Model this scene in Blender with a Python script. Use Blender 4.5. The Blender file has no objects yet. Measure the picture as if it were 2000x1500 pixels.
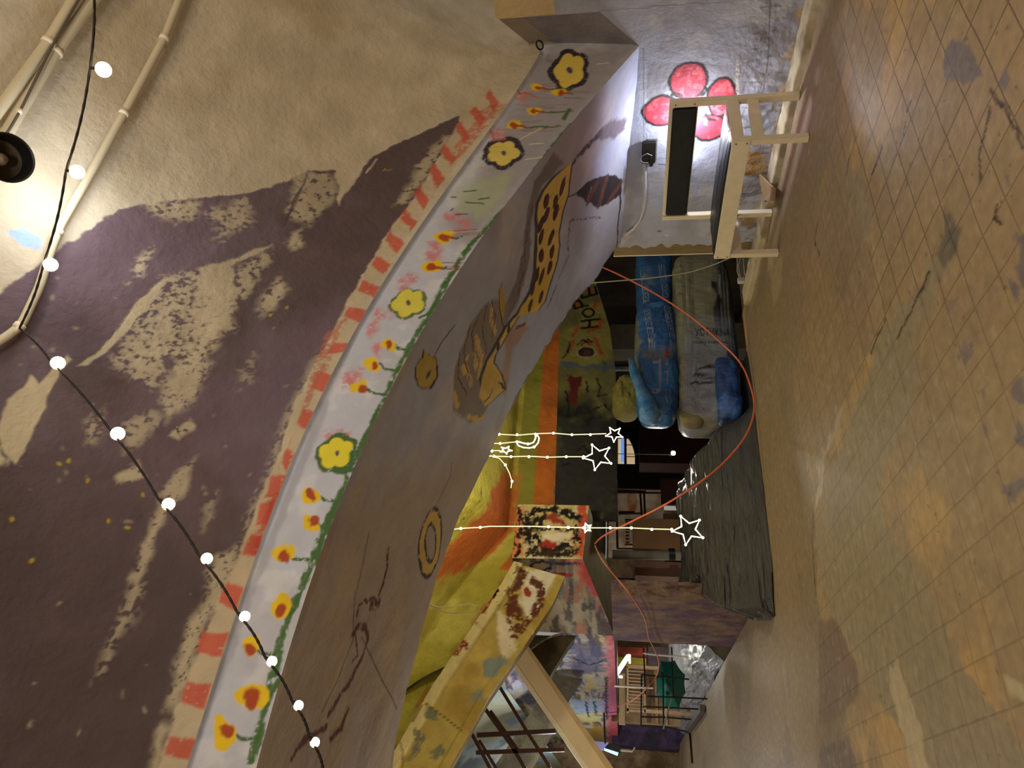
import bpy, bmesh, math, random
import numpy as np
from mathutils import Vector, Matrix

# ------------------------------------------------------------------ camera, world, lights
scene = bpy.context.scene
COL = scene.collection
FPX, EYE = 1387.0, 1.2                       # focal length in pixels of the 2000 px frame, eye height
PITCH = math.atan(215 / FPX)
AZ = math.radians(33.0)                      # the camera looks 33 degrees to the right of +y
CAM = np.array([-4.64, -2.888, EYE])
fwd_l = np.array([math.sin(AZ), math.cos(AZ), 0]); right = np.array([math.cos(AZ), -math.sin(AZ), 0])
UPW = np.array([0, 0, 1.0])
fwd = fwd_l * math.cos(PITCH) + UPW * math.sin(PITCH)
upv = UPW * math.cos(PITCH) - fwd_l * math.sin(PITCH)

cd = bpy.data.cameras.new('camera'); cam = bpy.data.objects.new('camera', cd); COL.objects.link(cam)
cd.sensor_fit = 'HORIZONTAL'; cd.sensor_width = 36; cd.lens = FPX / 2000 * 36; cd.clip_start = 0.05
# the phone was held upright but the picture is stored on its side: up in the room is left in the frame
cam.matrix_world = Matrix(((-upv[0], right[0], -fwd[0], CAM[0]), (-upv[1], right[1], -fwd[1], CAM[1]),
                           (-upv[2], right[2], -fwd[2], CAM[2]), (0, 0, 0, 1)))
scene.camera = cam

w = bpy.data.worlds.new('world'); scene.world = w; w.use_nodes = True
w.node_tree.nodes['Background'].inputs[0].default_value = (1.0, 0.93, 0.84, 1)
w.node_tree.nodes['Background'].inputs[1].default_value = 0.30
scene.view_settings.view_transform = 'Standard'; scene.view_settings.look = 'None'
scene.view_settings.gamma = 1; scene.view_settings.use_curve_mapping = False
scene.view_settings.exposure = 0.0

def lamp(name, kind, loc, power, color, radius=0.05, to=None, spot=None, blend=0.5, size=None):
    l = bpy.data.lights.new(name, kind); o = bpy.data.objects.new(name, l); COL.objects.link(o)
    o.location = loc; l.energy = power; l.color = color
    if kind == 'AREA': l.size = size or 0.3
    else: l.shadow_soft_size = radius
    if to is not None: o.rotation_euler = (Vector(to) - Vector(loc)).to_track_quat('-Z', 'Y').to_euler()
    if spot: l.spot_size = math.radians(spot); l.spot_blend = blend
    return o
WARM = (1.0, 0.80, 0.54); COOL = (0.90, 0.95, 1.0)
# unseen warm lamps behind and above the photographer, as general fill
lamp('room_fill', 'POINT', (-5.6, -3.6, 3.3), 70, WARM, 0.25)
lamp('room_fill', 'POINT', (-1.6, -4.2, 3.2), 85, (1.0, 0.78, 0.50), 0.25)
lamp('room_fill', 'POINT', (-5.7, 3.2, 2.3), 75, (1.0, 0.88, 0.68), 0.25)  # added unseen fill from the hall left, brightens the slanting beam
# the white lamp up by the vault, the lamp behind the bench, seen and added lights of the store room
lamp('vault_lamp', 'POINT', (-2.42, -1.02, 3.62), 8.5, (0.95, 0.97, 1.0), 0.12)
lamp('room_fill', 'POINT', (-3.9, -2.7, 3.3), 46, (0.97, 0.97, 1.0), 0.2)  # added cool fill above the photographer, unseen
lamp('bench_lamp_glow', 'POINT', (-0.11, 0.60, 0.70), 19, (0.86, 0.92, 1.0), 0.03)
lamp('fairy_glow', 'POINT', (-1.75, 2.75, 2.45), 44, (1.0, 0.90, 0.60), 0.10)
lamp('store_glow', 'POINT', (-0.95, 4.72, 0.78), 20, (1.0, 0.95, 0.85), 0.05)
lamp('store_glow', 'POINT', (-3.9, 6.6, 1.9), 46, (0.96, 0.96, 1.0), 0.2)  # unseen light, no fixture here
lamp('store_glow', 'POINT', (-2.15, 9.2, 1.10), 22, (1.0, 0.96, 0.86), 0.1)
lamp('store_glow', 'POINT', (-0.8, 11.0, 1.2), 40, (1.0, 0.90, 0.74), 0.2)  # unseen light added to brighten the far doorway, no fixture
lamp('store_glow', 'POINT', (-4.4, 11.5, 2.0), 70, (0.90, 0.92, 1.0), 0.2)

# ------------------------------------------------------------------ pixels of the photograph -> points of the room
def ray(px, py):
    X, Y = 1500 - py, px
    return fwd + right * ((X - 750) / FPX) - upv * ((Y - 1000) / FPX)
def hit(px, py, ax, val):                      # the point of the plane axis = val seen at the pixel
    r = ray(px, py); return CAM + r * ((val - CAM[ax]) / r[ax])
def depth_pt(px, py, dep): return CAM + ray(px, py) * dep
def px_m(p): return float(np.dot(np.asarray(p) - CAM, fwd)) / FPX      # metres per pixel at p

# ------------------------------------------------------------------ helpers
random.seed(7)
def lin(c):
    c = np.asarray(c, float) / 255.0
    return np.where(c <= 0.04045, c / 12.92, ((c + 0.055) / 1.055) ** 2.4)
def rgba(c): return tuple(lin(c)) + (1.0,)

MATS = {}
def mat(name, c=(128, 128, 128), rough=0.7, metal=0.0, noise=0.12, nscale=8.0, bump=0.0, bscale=40.0, vcol=False,
        emit=None, estr=0.0, trans=0.0, alpha=1.0, stretch=None, c2=None, spec=0.4):
    """procedural material: base colour (or the painted colours), mottled by noise, with a noise bump"""
    if name in MATS: return MATS[name]
    m = bpy.data.materials.new(name); m.use_nodes = True; nt = m.node_tree; N = nt.nodes; L = nt.links
    b = N['Principled BSDF']; b.inputs['Roughness'].default_value = rough; b.inputs['Metallic'].default_value = metal
    b.inputs['Specular IOR Level'].default_value = spec
    tc = N.new('ShaderNodeTexCoord'); co = tc.outputs['Object']
    if stretch:
        mp = N.new('ShaderNodeMapping'); mp.inputs['Scale'].default_value = stretch; L.new(co, mp.inputs[0]); co = mp.outputs[0]
    nz = N.new('ShaderNodeTexNoise'); nz.inputs['Scale'].default_value = nscale; nz.inputs['Detail'].default_value = 6
    L.new(co, nz.inputs['Vector'])
    mx = N.new('ShaderNodeMix'); mx.data_type = 'RGBA'; mx.blend_type = 'MULTIPLY'; mx.inputs[0].default_value = 1.0
    rp = N.new('ShaderNodeMapRange'); rp.inputs[1].default_value = 0.3; rp.inputs[2].default_value = 0.7
    rp.inputs[3].default_value = 1 - noise; rp.inputs[4].default_value = 1 + noise
    L.new(nz.outputs['Fac'], rp.inputs[0])
    if vcol:
        at = N.new('ShaderNodeAttribute'); at.attribute_name = 'paint'; L.new(at.outputs['Color'], mx.inputs[6])
    elif c2 is not None:
        m2 = N.new('ShaderNodeMix'); m2.data_type = 'RGBA'; m2.inputs[6].default_value = rgba(c); m2.inputs[7].default_value = rgba(c2)
        n2 = N.new('ShaderNodeTexNoise'); n2.inputs['Scale'].default_value = nscale * 0.45; n2.inputs['Detail'].default_value = 8
        n2.inputs['Roughness'].default_value = 0.65; L.new(co, n2.inputs['Vector'])
        r2 = N.new('ShaderNodeMapRange'); r2.inputs[1].default_value = 0.44; r2.inputs[2].default_value = 0.58
        L.new(n2.outputs['Fac'], r2.inputs[0]); L.new(r2.outputs[0], m2.inputs[0]); L.new(m2.outputs[2], mx.inputs[6])
    else: mx.inputs[6].default_value = rgba(c)
    L.new(rp.outputs[0], mx.inputs[7]); L.new(mx.outputs[2], b.inputs['Base Color'])
    if bump:
        nb = N.new('ShaderNodeTexNoise'); nb.inputs['Scale'].default_value = bscale; nb.inputs['Detail'].default_value = 7
        nb.inputs['Roughness'].default_value = 0.6; L.new(co, nb.inputs['Vector'])
        bp = N.new('ShaderNodeBump'); bp.inputs['Strength'].default_value = 1.0; bp.inputs['Distance'].default_value = bump
        L.new(nb.outputs['Fac'], bp.inputs['Height']); L.new(bp.outputs[0], b.inputs['Normal'])
    if emit is not None:
        b.inputs['Emission Color'].default_value = rgba(emit); b.inputs['Emission Strength'].default_value = estr
    if trans: b.inputs['Transmission Weight'].default_value = trans
    if alpha < 1: b.inputs['Alpha'].default_value = alpha
    MATS[name] = m; return m

def wloc(o):
    v = Vector((0, 0, 0))
    while o is not None: v += o.location; o = o.parent
    return v
def tag(o, label=None, cat=None, group=None, kind=None):
    if label: o['label'] = label
    if cat: o['category'] = cat
    if group: o['group'] = group
    if kind: o['kind'] = kind
    return o
def empty(name, loc, label, cat, group=None):
    o = bpy.data.objects.new(name, None); COL.objects.link(o); o.location = Vector([float(x) for x in loc]); o.empty_display_size = 0.1
    return tag(o, label, cat, group)
def link_mesh(name, me, m, parent=None):
    o = bpy.data.objects.new(name, me); COL.objects.link(o)
    if m is not None: me.materials.append(m)
    if parent is not None: o.parent = parent
    return o

class MB:                                     # collects shapes in room coordinates, builds them as ONE mesh
    def __init__(s): s.v = []; s.f = []
    def add(s, vs, fs):
        k = len(s.v); s.v += [tuple(float(q) for q in p) for p in vs]; s.f += [tuple(i + k for i in f) for f in fs]; return s
    def box(s, lo, hi, bev=0.0):
        lo, hi = np.minimum(lo, hi) * 1.0, np.maximum(lo, hi) * 1.0
        if bev <= 0:
            x0, y0, z0 = lo; x1, y1, z1 = hi
            return s.add([(x0, y0, z0), (x1, y0, z0), (x1, y1, z0), (x0, y1, z0), (x0, y0, z1), (x1, y0, z1), (x1, y1, z1), (x0, y1, z1)],
                         [(0, 3, 2, 1), (4, 5, 6, 7), (0, 1, 5, 4), (1, 2, 6, 5), (2, 3, 7, 6), (3, 0, 4, 7)])
        bm = bmesh.new(); bmesh.ops.create_cube(bm, size=1)
        for v in bm.verts: v.co = Vector(((lo + hi) / 2)) + Vector(v.co[i] * (hi - lo)[i] for i in range(3))
        bmesh.ops.bevel(bm, geom=bm.edges[:], offset=bev, segments=2, affect='EDGES')
        bm.verts.index_update(); s.add([v.co for v in bm.verts], [[v.index for v in f.verts] for f in bm.faces]); bm.free(); return s
    def bar(s, p, q, wd, th, side=(0, 0, 1)):  # square bar from p to q, th measured along 'side'
        p, q = Vector(p), Vector(q); d = (q - p).normalized(); a = Vector(side); a = (a - d * a.dot(d)).normalized(); b = d.cross(a)
        vs = [c + a * i * th / 2 + b * j * wd / 2 for c in (p, q) for i, j in ((-1, -1), (1, -1), (1, 1), (-1, 1))]
        return s.add(vs, [(0, 1, 2, 3), (7, 6, 5, 4), (0, 4, 5, 1), (1, 5, 6, 2), (2, 6, 7, 3), (3, 7, 4, 0)])
    def tube(s, pts, r, n=8, cap=True, closed=False):
        P = [Vector([float(c) for c in p]) for p in pts]; R = r if hasattr(r, '__len__') else [r] * len(P)
        rings = []; a = None; m = len(P)
        for i, p in enumerate(P):
            if closed: d = P[(i + 1) % m] - P[i - 1]
            else: d = P[min(i + 1, m - 1)] - P[max(i - 1, 0)]
            d.normalize()
            if a is None: a = d.orthogonal().normalized()
            a = (a - d * a.dot(d)).normalized(); b = d.cross(a)
            rings.append([p + (a * math.cos(2 * math.pi * k / n) + b * math.sin(2 * math.pi * k / n)) * R[i] for k in range(n)])
        vs = [v for rg in rings for v in rg]; fs = []
        for i in range(m if closed else m - 1):
            j = (i + 1) % m
            for k in range(n): fs.append((i * n + k, i * n + (k + 1) % n, j * n + (k + 1) % n, j * n + k))
        if cap and not closed: fs += [tuple(range(n - 1, -1, -1)), tuple((m - 1) * n + k for k in range(n))]
        return s.add(vs, fs)
    def ball(s, c, r, n=12, sc=(1, 1, 1)):
        vs = [(c[0], c[1], c[2] - r * sc[2])]
        for i in range(1, n):
            t = math.pi * i / n
            for k in range(2 * n):
                p = math.pi * k / n
                vs.append((c[0] + r * sc[0] * math.sin(t) * math.cos(p), c[1] + r * sc[1] * math.sin(t) * math.sin(p), c[2] - r * sc[2] * math.cos(t)))
        vs.append((c[0], c[1], c[2] + r * sc[2])); fs = []; k2 = 2 * n
        for k in range(k2):
            fs.append((0, 1 + (k + 1) % k2, 1 + k)); e = len(vs) - 1
            fs.append((e, 1 + (n - 2) * k2 + k, 1 + (n - 2) * k2 + (k + 1) % k2))
            for i in range(n - 2):
                a = 1 + i * k2 + k; b = 1 + i * k2 + (k + 1) % k2; fs.append((a, b, b + k2, a + k2))
        return s.add(vs, fs)
    def prism(s, poly, off):                   # polygon swept along the vector off
        off = np.asarray(off, float); n = len(poly); P = [np.asarray(p, float) for p in poly]
        vs = P + [p + off for p in P]
        fs = [tuple(range(n - 1, -1, -1)), tuple(range(n, 2 * n))] + [(i, (i + 1) % n, (i + 1) % n + n, i + n) for i in range(n)]
        return s.add(vs, fs)
    def grid(s, V):                            # n x m array of points
        n, m = V.shape[:2]; k = len(s.v); s.v += [tuple(p) for p in V.reshape(-1, 3)]
        s.f += [(k + i * m + j, k + i * m + j + 1, k + (i + 1) * m + j + 1, k + (i + 1) * m + j) for i in range(n - 1) for j in range(m - 1)]
        return s
    def build(s, name, m, parent=None, smooth=False, auto=None, recalc=True):
        me = bpy.data.meshes.new(name); o = np.array(wloc(parent)) if parent else np.zeros(3)
        me.from_pydata([tuple(np.array(p) - o) for p in s.v], [], s.f)
        if recalc:
            bm = bmesh.new(); bm.from_mesh(me); bmesh.ops.recalc_face_normals(bm, faces=bm.faces); bm.to_mesh(me); bm.free()
        if smooth: me.polygons.foreach_set('use_smooth', [True] * len(me.polygons))
        me.update(); return link_mesh(name, me, m, parent)

# ------------------------------------------------------------------ value noise and painted surfaces
def vnoise(x, y, seed=0):
    xi = np.floor(x).astype(np.int64); yi = np.floor(y).astype(np.int64); fx = x - xi; fy = y - yi
    fx = fx * fx * (3 - 2 * fx); fy = fy * fy * (3 - 2 * fy)
    def h(a, b):
        n = (a * 374761393 + b * 668265263 + seed * 974634541) & 0x7fffffff
        n = ((n ^ (n >> 13)) * 1274126177) & 0x7fffffff
        n = (n ^ (n >> 16)) & 0xffff
        return n / 65535.0
    return (h(xi, yi) * (1 - fx) + h(xi + 1, yi) * fx) * (1 - fy) + (h(xi, yi + 1) * (1 - fx) + h(xi + 1, yi + 1) * fx) * fy
def fbm(x, y, oct=4, seed=0):
    t = 0; a = 0.5; s = 0
    for i in range(oct):
        t = t + a * vnoise(x, y, seed + i * 17); s += a; a *= 0.5; x = x * 2.03; y = y * 2.03
    return t / s
def sst(e0, e1, x): t = np.clip((x - e0) / (e1 - e0), 0, 1); return t * t * (3 - 2 * t)

class Surf:
    """a dense surface V[i,j] with flat coordinates (A,B) in metres and a paint colour per vertex"""
    def __init__(s, V, A, B, base, inv):
        s.V = V; s.A = A; s.B = B; s.inv = inv; s.C = np.empty(V.shape); s.C[:] = lin(base)
    def P(s, pts): return np.array([s.inv(*p) for p in pts])
    def _sel(s, P, pad):
        lo = P.min(0) - pad; hi = P.max(0) + pad
        return np.nonzero((s.A > lo[0]) & (s.A < hi[0]) & (s.B > lo[1]) & (s.B < hi[1]))
    def _put(s, ix, al, c): s.C[ix] += (lin(c) - s.C[ix]) * al[:, None]
    def poly(s, pts, c, soft=0.008, warp=0.012, ws=14, op=1.0, dry=0.0, ds=60, seed=1, raw=False, stretch=(1, 1)):
        P = np.array(pts, float) if raw else s.P(pts); ix = s._sel(P, warp * 2 + soft * 2)
        if len(ix[0]) == 0: return
        a, b = s.A[ix], s.B[ix]
        if warp:
            wa = fbm(a * ws, b * ws, 3, seed) - 0.5; wb = fbm(a * ws + 31, b * ws + 7, 3, seed + 5) - 0.5
            a2, b2 = a + wa * warp * 3, b + wb * warp * 3
        else: a2, b2 = a, b
        d2 = np.full(a.shape, 1e9); inside = np.zeros(a.shape, bool)
        for i in range(len(P)):
            x0, y0 = P[i - 1]; x1, y1 = P[i]
            cr = ((y0 > b2) != (y1 > b2)) & (a2 < (x1 - x0) * (b2 - y0) / ((y1 - y0) if y1 != y0 else 1e-9) + x0); inside ^= cr
            ex, ey = x1 - x0, y1 - y0; t = np.clip(((a2 - x0) * ex + (b2 - y0) * ey) / (ex * ex + ey * ey + 1e-12), 0, 1)
            d2 = np.minimum(d2, (a2 - x0 - t * ex) ** 2 + (b2 - y0 - t * ey) ** 2)
        sd = np.sqrt(d2); sd[inside] *= -1
        al = sst(soft, -soft, sd) if soft else (sd < 0) * 1.0
        if dry: al = al * sst(dry - 0.06, dry + 0.06, fbm(a * ds * stretch[0], b * ds * stretch[1], 4, seed + 11) + np.clip(-sd * 4, 0, 0.10))
        s._put(ix, al * op, c)
    def line(s, pts, wd, c, soft=None, op=1.0, dry=0.0, ds=120, seed=3, warp=0.0, raw=False):
        P = np.array(pts, float) if raw else s.P(pts); ix = s._sel(P, wd + warp * 2)
        if len(ix[0]) == 0: return
        a, b = s.A[ix], s.B[ix]; a0, b0 = a, b
        if warp: a = a + (fbm(a * 25, b * 25, 3, seed) - .5) * warp * 3; b = b + (fbm(a * 25 + 9, b * 25, 3, seed) - .5) * warp * 3
        d2 = np.full(a.shape, 1e9)
        for i in range(1, len(P)):
            x0, y0 = P[i - 1]; ex, ey = P[i] - P[i - 1]; t = np.clip(((a - x0) * ex + (b - y0) * ey) / (ex * ex + ey * ey + 1e-12), 0, 1)
            d2 = np.minimum(d2, (a - x0 - t * ex) ** 2 + (b - y0 - t * ey) ** 2)
        h = wd / 2; sf = soft if soft is not None else h * 0.35 + 0.002
        al = sst(h + sf, h - sf, np.sqrt(d2))
        if dry: al = al * sst(dry - 0.05, dry + 0.05, fbm(a0 * ds, b0 * ds, 3, seed + 4))
        s._put(ix, al * op, c)
    def ell(s, c, ra, rb, ang, col, **k):      # ellipse round pixel c, radii in metres on the surface
        o = s.inv(*c); t = np.linspace(0, 2 * math.pi, 22, endpoint=False); ca, sa = math.cos(ang), math.sin(ang)
        x, y = ra * np.cos(t), rb * np.sin(t); s.poly(np.stack([o[0] + x * ca - y * sa, o[1] + x * sa + y * ca], 1), col, raw=True, **k)
    def mottle(s, c, scale, lo, hi, op=0.6, seed=0, mask=None, sx=1.0, sy=1.0):
        al = sst(lo, hi, fbm(s.A * scale * sx, s.B * scale * sy, 5, seed)) * op
        if mask is not None: al = al * mask
        s.C += (lin(c) - s.C) * al[..., None]
    def build(s, name, m, parent=None, kind=None, flip=False):
        n, k = s.V.shape[:2]; me = bpy.data.meshes.new(name); off = np.array(wloc(parent)) if parent else np.zeros(3)
        me.vertices.add(n * k); me.vertices.foreach_set('co', (s.V - off).reshape(-1).astype(np.float32))
        i, j = np.meshgrid(np.arange(n - 1), np.arange(k - 1), indexing='ij'); a = i * k + j
        q = np.stack([a, a + 1, a + k + 1, a + k] if not flip else [a, a + k, a + k + 1, a + 1], -1).reshape(-1)
        nf = (n - 1) * (k - 1); me.loops.add(nf * 4); me.polygons.add(nf); me.loops.foreach_set('vertex_index', q.astype(np.int32))
        me.polygons.foreach_set('loop_start', np.arange(nf, dtype=np.int32) * 4)
        me.update(calc_edges=True); me.polygons.foreach_set('use_smooth', np.ones(nf, bool))
        ca = me.color_attributes.new('paint', 'FLOAT_COLOR', 'POINT')
        ca.data.foreach_set('color', np.concatenate([s.C, np.ones(s.C.shape[:2] + (1,))], -1).reshape(-1).astype(np.float32))
        o = link_mesh(name, me, m, parent)
        if kind: o['kind'] = kind
        return o
# ------------------------------------------------------------------ the shell of the room
CB = [0.0018, 0.0204, 0.0036, -0.562, 1.0838]          # lower edge of the great arch, z over x
CT = [0.005, 0.0537, 0.1341, -0.2669, 1.769]           # upper edge of its painted front face
def zb(x): return np.polyval(CB, x)
def zt(x): return np.polyval(CT, np.minimum(x, 0.0)) - 0.27 * np.maximum(x, 0.0) + 0.62 * np.maximum(x, 0)
def zs(x, y): return zb(x) + np.clip(y / 1.92, 0, 1) * np.interp(x, [-4.5, -2.65, -1.7, -.85, 0], [.03, .064, .093, .145, .13])
DEPTH = 1.92                                            # thickness of the arch
WR, WZ = 3.0, 1.8                                       # the vault web rises as a quarter ellipse towards the room

def bis(f, t0, t1):
    ts = np.linspace(t0, t1, 60); v = [f(t) for t in ts]
    for i in range(59):
        if v[i] * v[i + 1] <= 0:
            a, b = ts[i], ts[i + 1]; fa = v[i]
            for _ in range(30):
                c = (a + b) / 2; fc = f(c)
                if fa * fc <= 0: b = c
                else: a, fa = c, fc
            return (a + b) / 2
    return t1
# flat coordinates of each surface, and the way from a pixel of the photograph to them
UPH = np.linspace(0, math.pi / 2, 400)
UARC = np.concatenate([[0], np.cumsum(np.hypot(np.diff(WR * (1 - np.cos(UPH))), np.diff(WZ * np.sin(UPH))))])
def web_at(x, u):
    ph = np.interp(u, UARC, UPH); return np.stack([x, -WR * (1 - np.cos(ph)), zt(x) + WZ * np.sin(ph)], -1)
def inv_web(px, py):
    r = ray(px, py); t0 = (0 - CAM[1]) / r[1]
    def f(t):
        q = CAM + r * t; ph = math.acos(min(1, max(-1, 1 + min(q[1], 0) / WR))); return q[2] - float(zt(q[0])) - WZ * math.sin(ph)
    if f(t0 * .9999) < 0: q = CAM + r * t0; return (q[0], 0.0)
    t = bis(f, t0 * .9999, 0.4); q = CAM + r * t
    return (q[0], float(np.interp(math.acos(min(1, max(-1, 1 + min(q[1], 0) / WR))), UPH, UARC)))
def web_px(px, py, off=0.0):                            # point of the web at a pixel, lifted off towards the room
    x, u = inv_web(px, py); p = web_at(np.array(x), np.array(u))
    n = np.cross(web_at(np.array(x + .01), np.array(u)) - p, web_at(np.array(x), np.array(u + .01)) - p); n /= np.linalg.norm(n)
    if np.dot(n, CAM - p) < 0: n = -n
    return p + n * off
def inv_strip(px, py): q = hit(px, py, 1, 0); return (q[0], q[2])
SX = np.linspace(0.0, -5.4, 600); SA = np.concatenate([[0], np.cumsum(np.hypot(np.diff(SX), np.diff(zb(SX))))])
def inv_soff(px, py):
    r = ray(px, py)
    f = lambda t: (CAM + r * t)[2] - float(zs(min((CAM + r * t)[0], 0), (CAM + r * t)[1]))
    t1 = (3.5 - CAM[1]) / r[1]; t0 = (-0.3 - CAM[1]) / r[1]; q = CAM + r * bis(f, t0, t1)
    return (float(np.interp(-q[0], -SX, SA)), q[1])
def inv_wall(px, py): q = hit(px, py, 0, 0); return (q[1], q[2])
def inv_floor(px, py): q = hit(px, py, 2, 0); return (q[0], q[1])

def mesh2(a, b): return np.meshgrid(a, b, indexing='ij')

# ---- vault web (ceiling): cream plaster over which purple-brown paint has been brushed
a, b = mesh2(np.arange(1.9, -5.3, -0.0065), np.arange(0.0, 3.1, 0.0065))
WEB = Surf(web_at(a, b), a, b, (202, 190, 166), inv_web)
W = WEB
lump = fbm(a * 9, b * 9, 4, 3) * 0.014 + fbm(a * 2.2, b * 2.2, 3, 9) * 0.03
W.V[..., 1] -= (lump - 0.02) * sst(0.0, 0.08, b)
W.mottle((178, 158, 122), 2.0, 0.45, 0.7, 0.5, 2)
W.mottle((222, 212, 190), 3.0, 0.55, 0.75, 0.4, 5)
PUR = (112, 94, 102)
edge = [(-60, 610), (0, 572), (45, 535), (105, 500), (168, 451), (205, 425), (241, 409), (273, 395), (300, 404), (315, 394), (385, 388), (469, 378), (560, 353),
        (602, 332), (651, 332), (665, 367), (660, 404), (668, 392), (700, 340), (729, 304), (770, 284), (810, 266), (860, 244), (897, 228), (901, 243), (880, 268), (862, 300), (840, 335),
        (810, 385), (768, 437), (733, 500), (700, 547), (663, 627), (633, 683), (600, 740), (574, 792), (540, 900), (500, 992), (468, 1092),
        (424, 1180), (384, 1292), (344, 1396), (308, 1500), (280, 1560), (-60, 1560)]
W.poly(edge, PUR, soft=0.006, warp=0.012, ws=22); W.poly([(-4.40, .16), (-5.5, .16), (-5.5, 1.15), (-4.5, 1.15)], PUR, raw=True)
inp = W.C.copy(); pm = (np.abs(W.C - lin(PUR)).sum(-1) < 0.02) * 1.0     # where the purple lies
W.mottle((92, 78, 76), 1.6, 0.42, 0.62, 0.7, 21, pm)
W.mottle((120, 106, 116), 2.3, 0.52, 0.7, 0.5, 23, pm)
W.mottle((84, 70, 68), .9, .25, .5, .8, 25, pm * sst(-2.9, -3.9, W.A))
CRM = (196, 182, 152)
def worn(p, dry=0.5, op=0.85, seed=1, soft=0.03, ds=45, c=CRM, warp=0.02): W.poly(p, c, soft=soft, warp=warp, dry=dry, op=op, seed=seed, ds=ds)
# bare and half-covered places in the purple
W.poly([(335, 540), (300, 562), (268, 592), (230, 640), (190, 690), (150, 715), (175, 712), (205, 690), (255, 640), (290, 600), (318, 565)], CRM, soft=0.004, warp=0.008)
W.poly([(530, 478), (490, 490), (460, 505), (390, 530), (400, 560), (430, 600), (452, 590), (458, 545), (455, 518), (500, 500)], CRM, soft=0.01, warp=0.012, op=0.85, dry=.30)
worn([(530, 478), (520, 520), (470, 600), (420, 680), (360, 740), (330, 720), (350, 640), (360, 570), (330, 600), (270, 660), (215, 710), (260, 740), (300, 760), (350, 700), (420, 560)], 0.54, 0.75, 4)
worn([(320, 545), (400, 520), (440, 590), (420, 660), (370, 720), (330, 690), (290, 730), (230, 700), (240, 640)], 0.56, 0.8, 14, ds=70)
worn([(385, 545), (415, 560), (455, 600), (460, 640), (410, 660), (372, 610)], 0.44, 0.8, 34, ds=60)
W.poly([(60, 735), (38, 760), (15, 780), (2, 830), (0, 870), (30, 905), (52, 870), (75, 830), (105, 760), (125, 720), (140, 700), (130, 690), (100, 730), (75, 752)], CRM, soft=0.005, warp=0.01)
W.poly([(18, 900), (0, 870), (-30, 880), (-30, 912), (0, 905), (22, 890)], CRM, soft=0.01, warp=0.02)
worn([(330, 725), (395, 700), (420, 710), (380, 780), (330, 820), (310, 790)], 0.4, 0.85, 44, ds=70)
worn([(565, 330), (640, 335), (662, 365), (640, 410), (600, 440), (560, 420), (575, 370)], 0.46, 0.7, 24, ds=50)
worn([(275, 395), (390, 390), (380, 430), (330, 430), (290, 415)], 0.46, 0.85, 26, ds=55)
worn([(400, 410), (480, 380), (500, 430), (430, 470)], 0.5, 0.7, 27, ds=55)
worn([(515, 570), (545, 540), (560, 570), (520, 620), (500, 600)], 0.4, 0.8, 28)
worn([(560, 470), (590, 445), (590, 480), (570, 488)], 0.4, 0.8, 29)
worn([(300, 478), (290, 520), (258, 560), (255, 530), (280, 490)], 0.52, 0.85, 30, ds=60)
worn([(340, 840), (370, 820), (378, 840), (352, 855), (330, 850)], 0.3, 0.95, 31, soft=0.012)
worn([(230, 930), (270, 900), (280, 930), (235, 945)], 0.35, 0.9, 32, soft=0.015)
worn([(382, 895), (360, 960), (330, 1000), (300, 1070), (275, 1140), (255, 1130), (280, 1060), (310, 990), (340, 920)], 0.38, 0.8, 33, soft=0.02, ds=60)
worn([(255, 1140), (280, 1140), (270, 1200), (235, 1260), (210, 1310), (180, 1330), (200, 1280), (235, 1200)], 0.5, 0.6, 35)
worn([(430, 960), (415, 1010), (395, 1040), (405, 990)], 0.42, 0.6, 36)
worn([(420, 1090), (470, 1060), (460, 1120), (430, 1180), (400, 1180)], 0.45, 0.8, 37, ds=70)
worn([(375, 1200), (420, 1160), (400, 1240), (365, 1330), (345, 1398), (318, 1390), (340, 1310), (360, 1250)], 0.36, 0.85, 38, ds=80)
worn([(310, 1420), (335, 1425), (315, 1480), (300, 1520), (285, 1520)], 0.3, 0.9, 39)
worn([(545, 900), (520, 960), (500, 1000), (490, 1060), (480, 1040), (505, 960), (530, 890)], 0.45, 0.7, 40)
worn([(665, 640), (640, 690), (610, 740), (560, 850), (540, 900), (528, 880), (570, 790), (630, 680)], 0.45, 0.6, 41)
worn([(880, 268), (865, 268), (830, 300), (800, 350), (770, 400), (790, 400), (830, 345)], 0.42, 0.8, 42)
worn([(170, 820), (200, 800), (190, 870), (165, 870)], 0.45, 0.7, 43); worn([(245, 830), (290, 800), (320, 820), (270, 870), (240, 890)], 0.47, 0.7, 45)
worn([(480, 700), (500, 690), (495, 740), (470, 760)], 0.5, 0.5, 46)
for k in range(60):
    px, py = random.uniform(20, 640), random.uniform(420, 1480)
    W.ell((px, py), random.uniform(.003, .018), random.uniform(.003, .009), random.uniform(0, 3), CRM, soft=0.008, warp=0.012, op=random.uniform(.2, .6), dry=.35, seed=k)
for px, py in ((172, 938), (213, 1018), (250, 1030), (280, 968), (62, 1095), (20, 1012), (560, 600), (528, 615), (118, 905), (135, 900)):
    W.ell((px, py), .012, .007, random.uniform(0, 3), (190, 160, 40), soft=0.004, warp=0.008, op=0.9)
W.poly([(15, 450), (45, 445), (82, 470), (70, 488), (40, 480)], (160, 185, 225), soft=0.008, warp=0.012)
for p in ([(588, 365), (570, 400), (555, 440)], [(600, 340), (580, 390), (560, 430)]): W.line(p, .010, (70, 58, 66), op=.8, warp=.004)
# dark gap by the cream notch, stray drips
W.line([(735, 310), (716, 335)], .012, CRM, warp=.004); W.line([(752, 328), (748, 332), (765, 331)], .004, (200, 170, 70))
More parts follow.
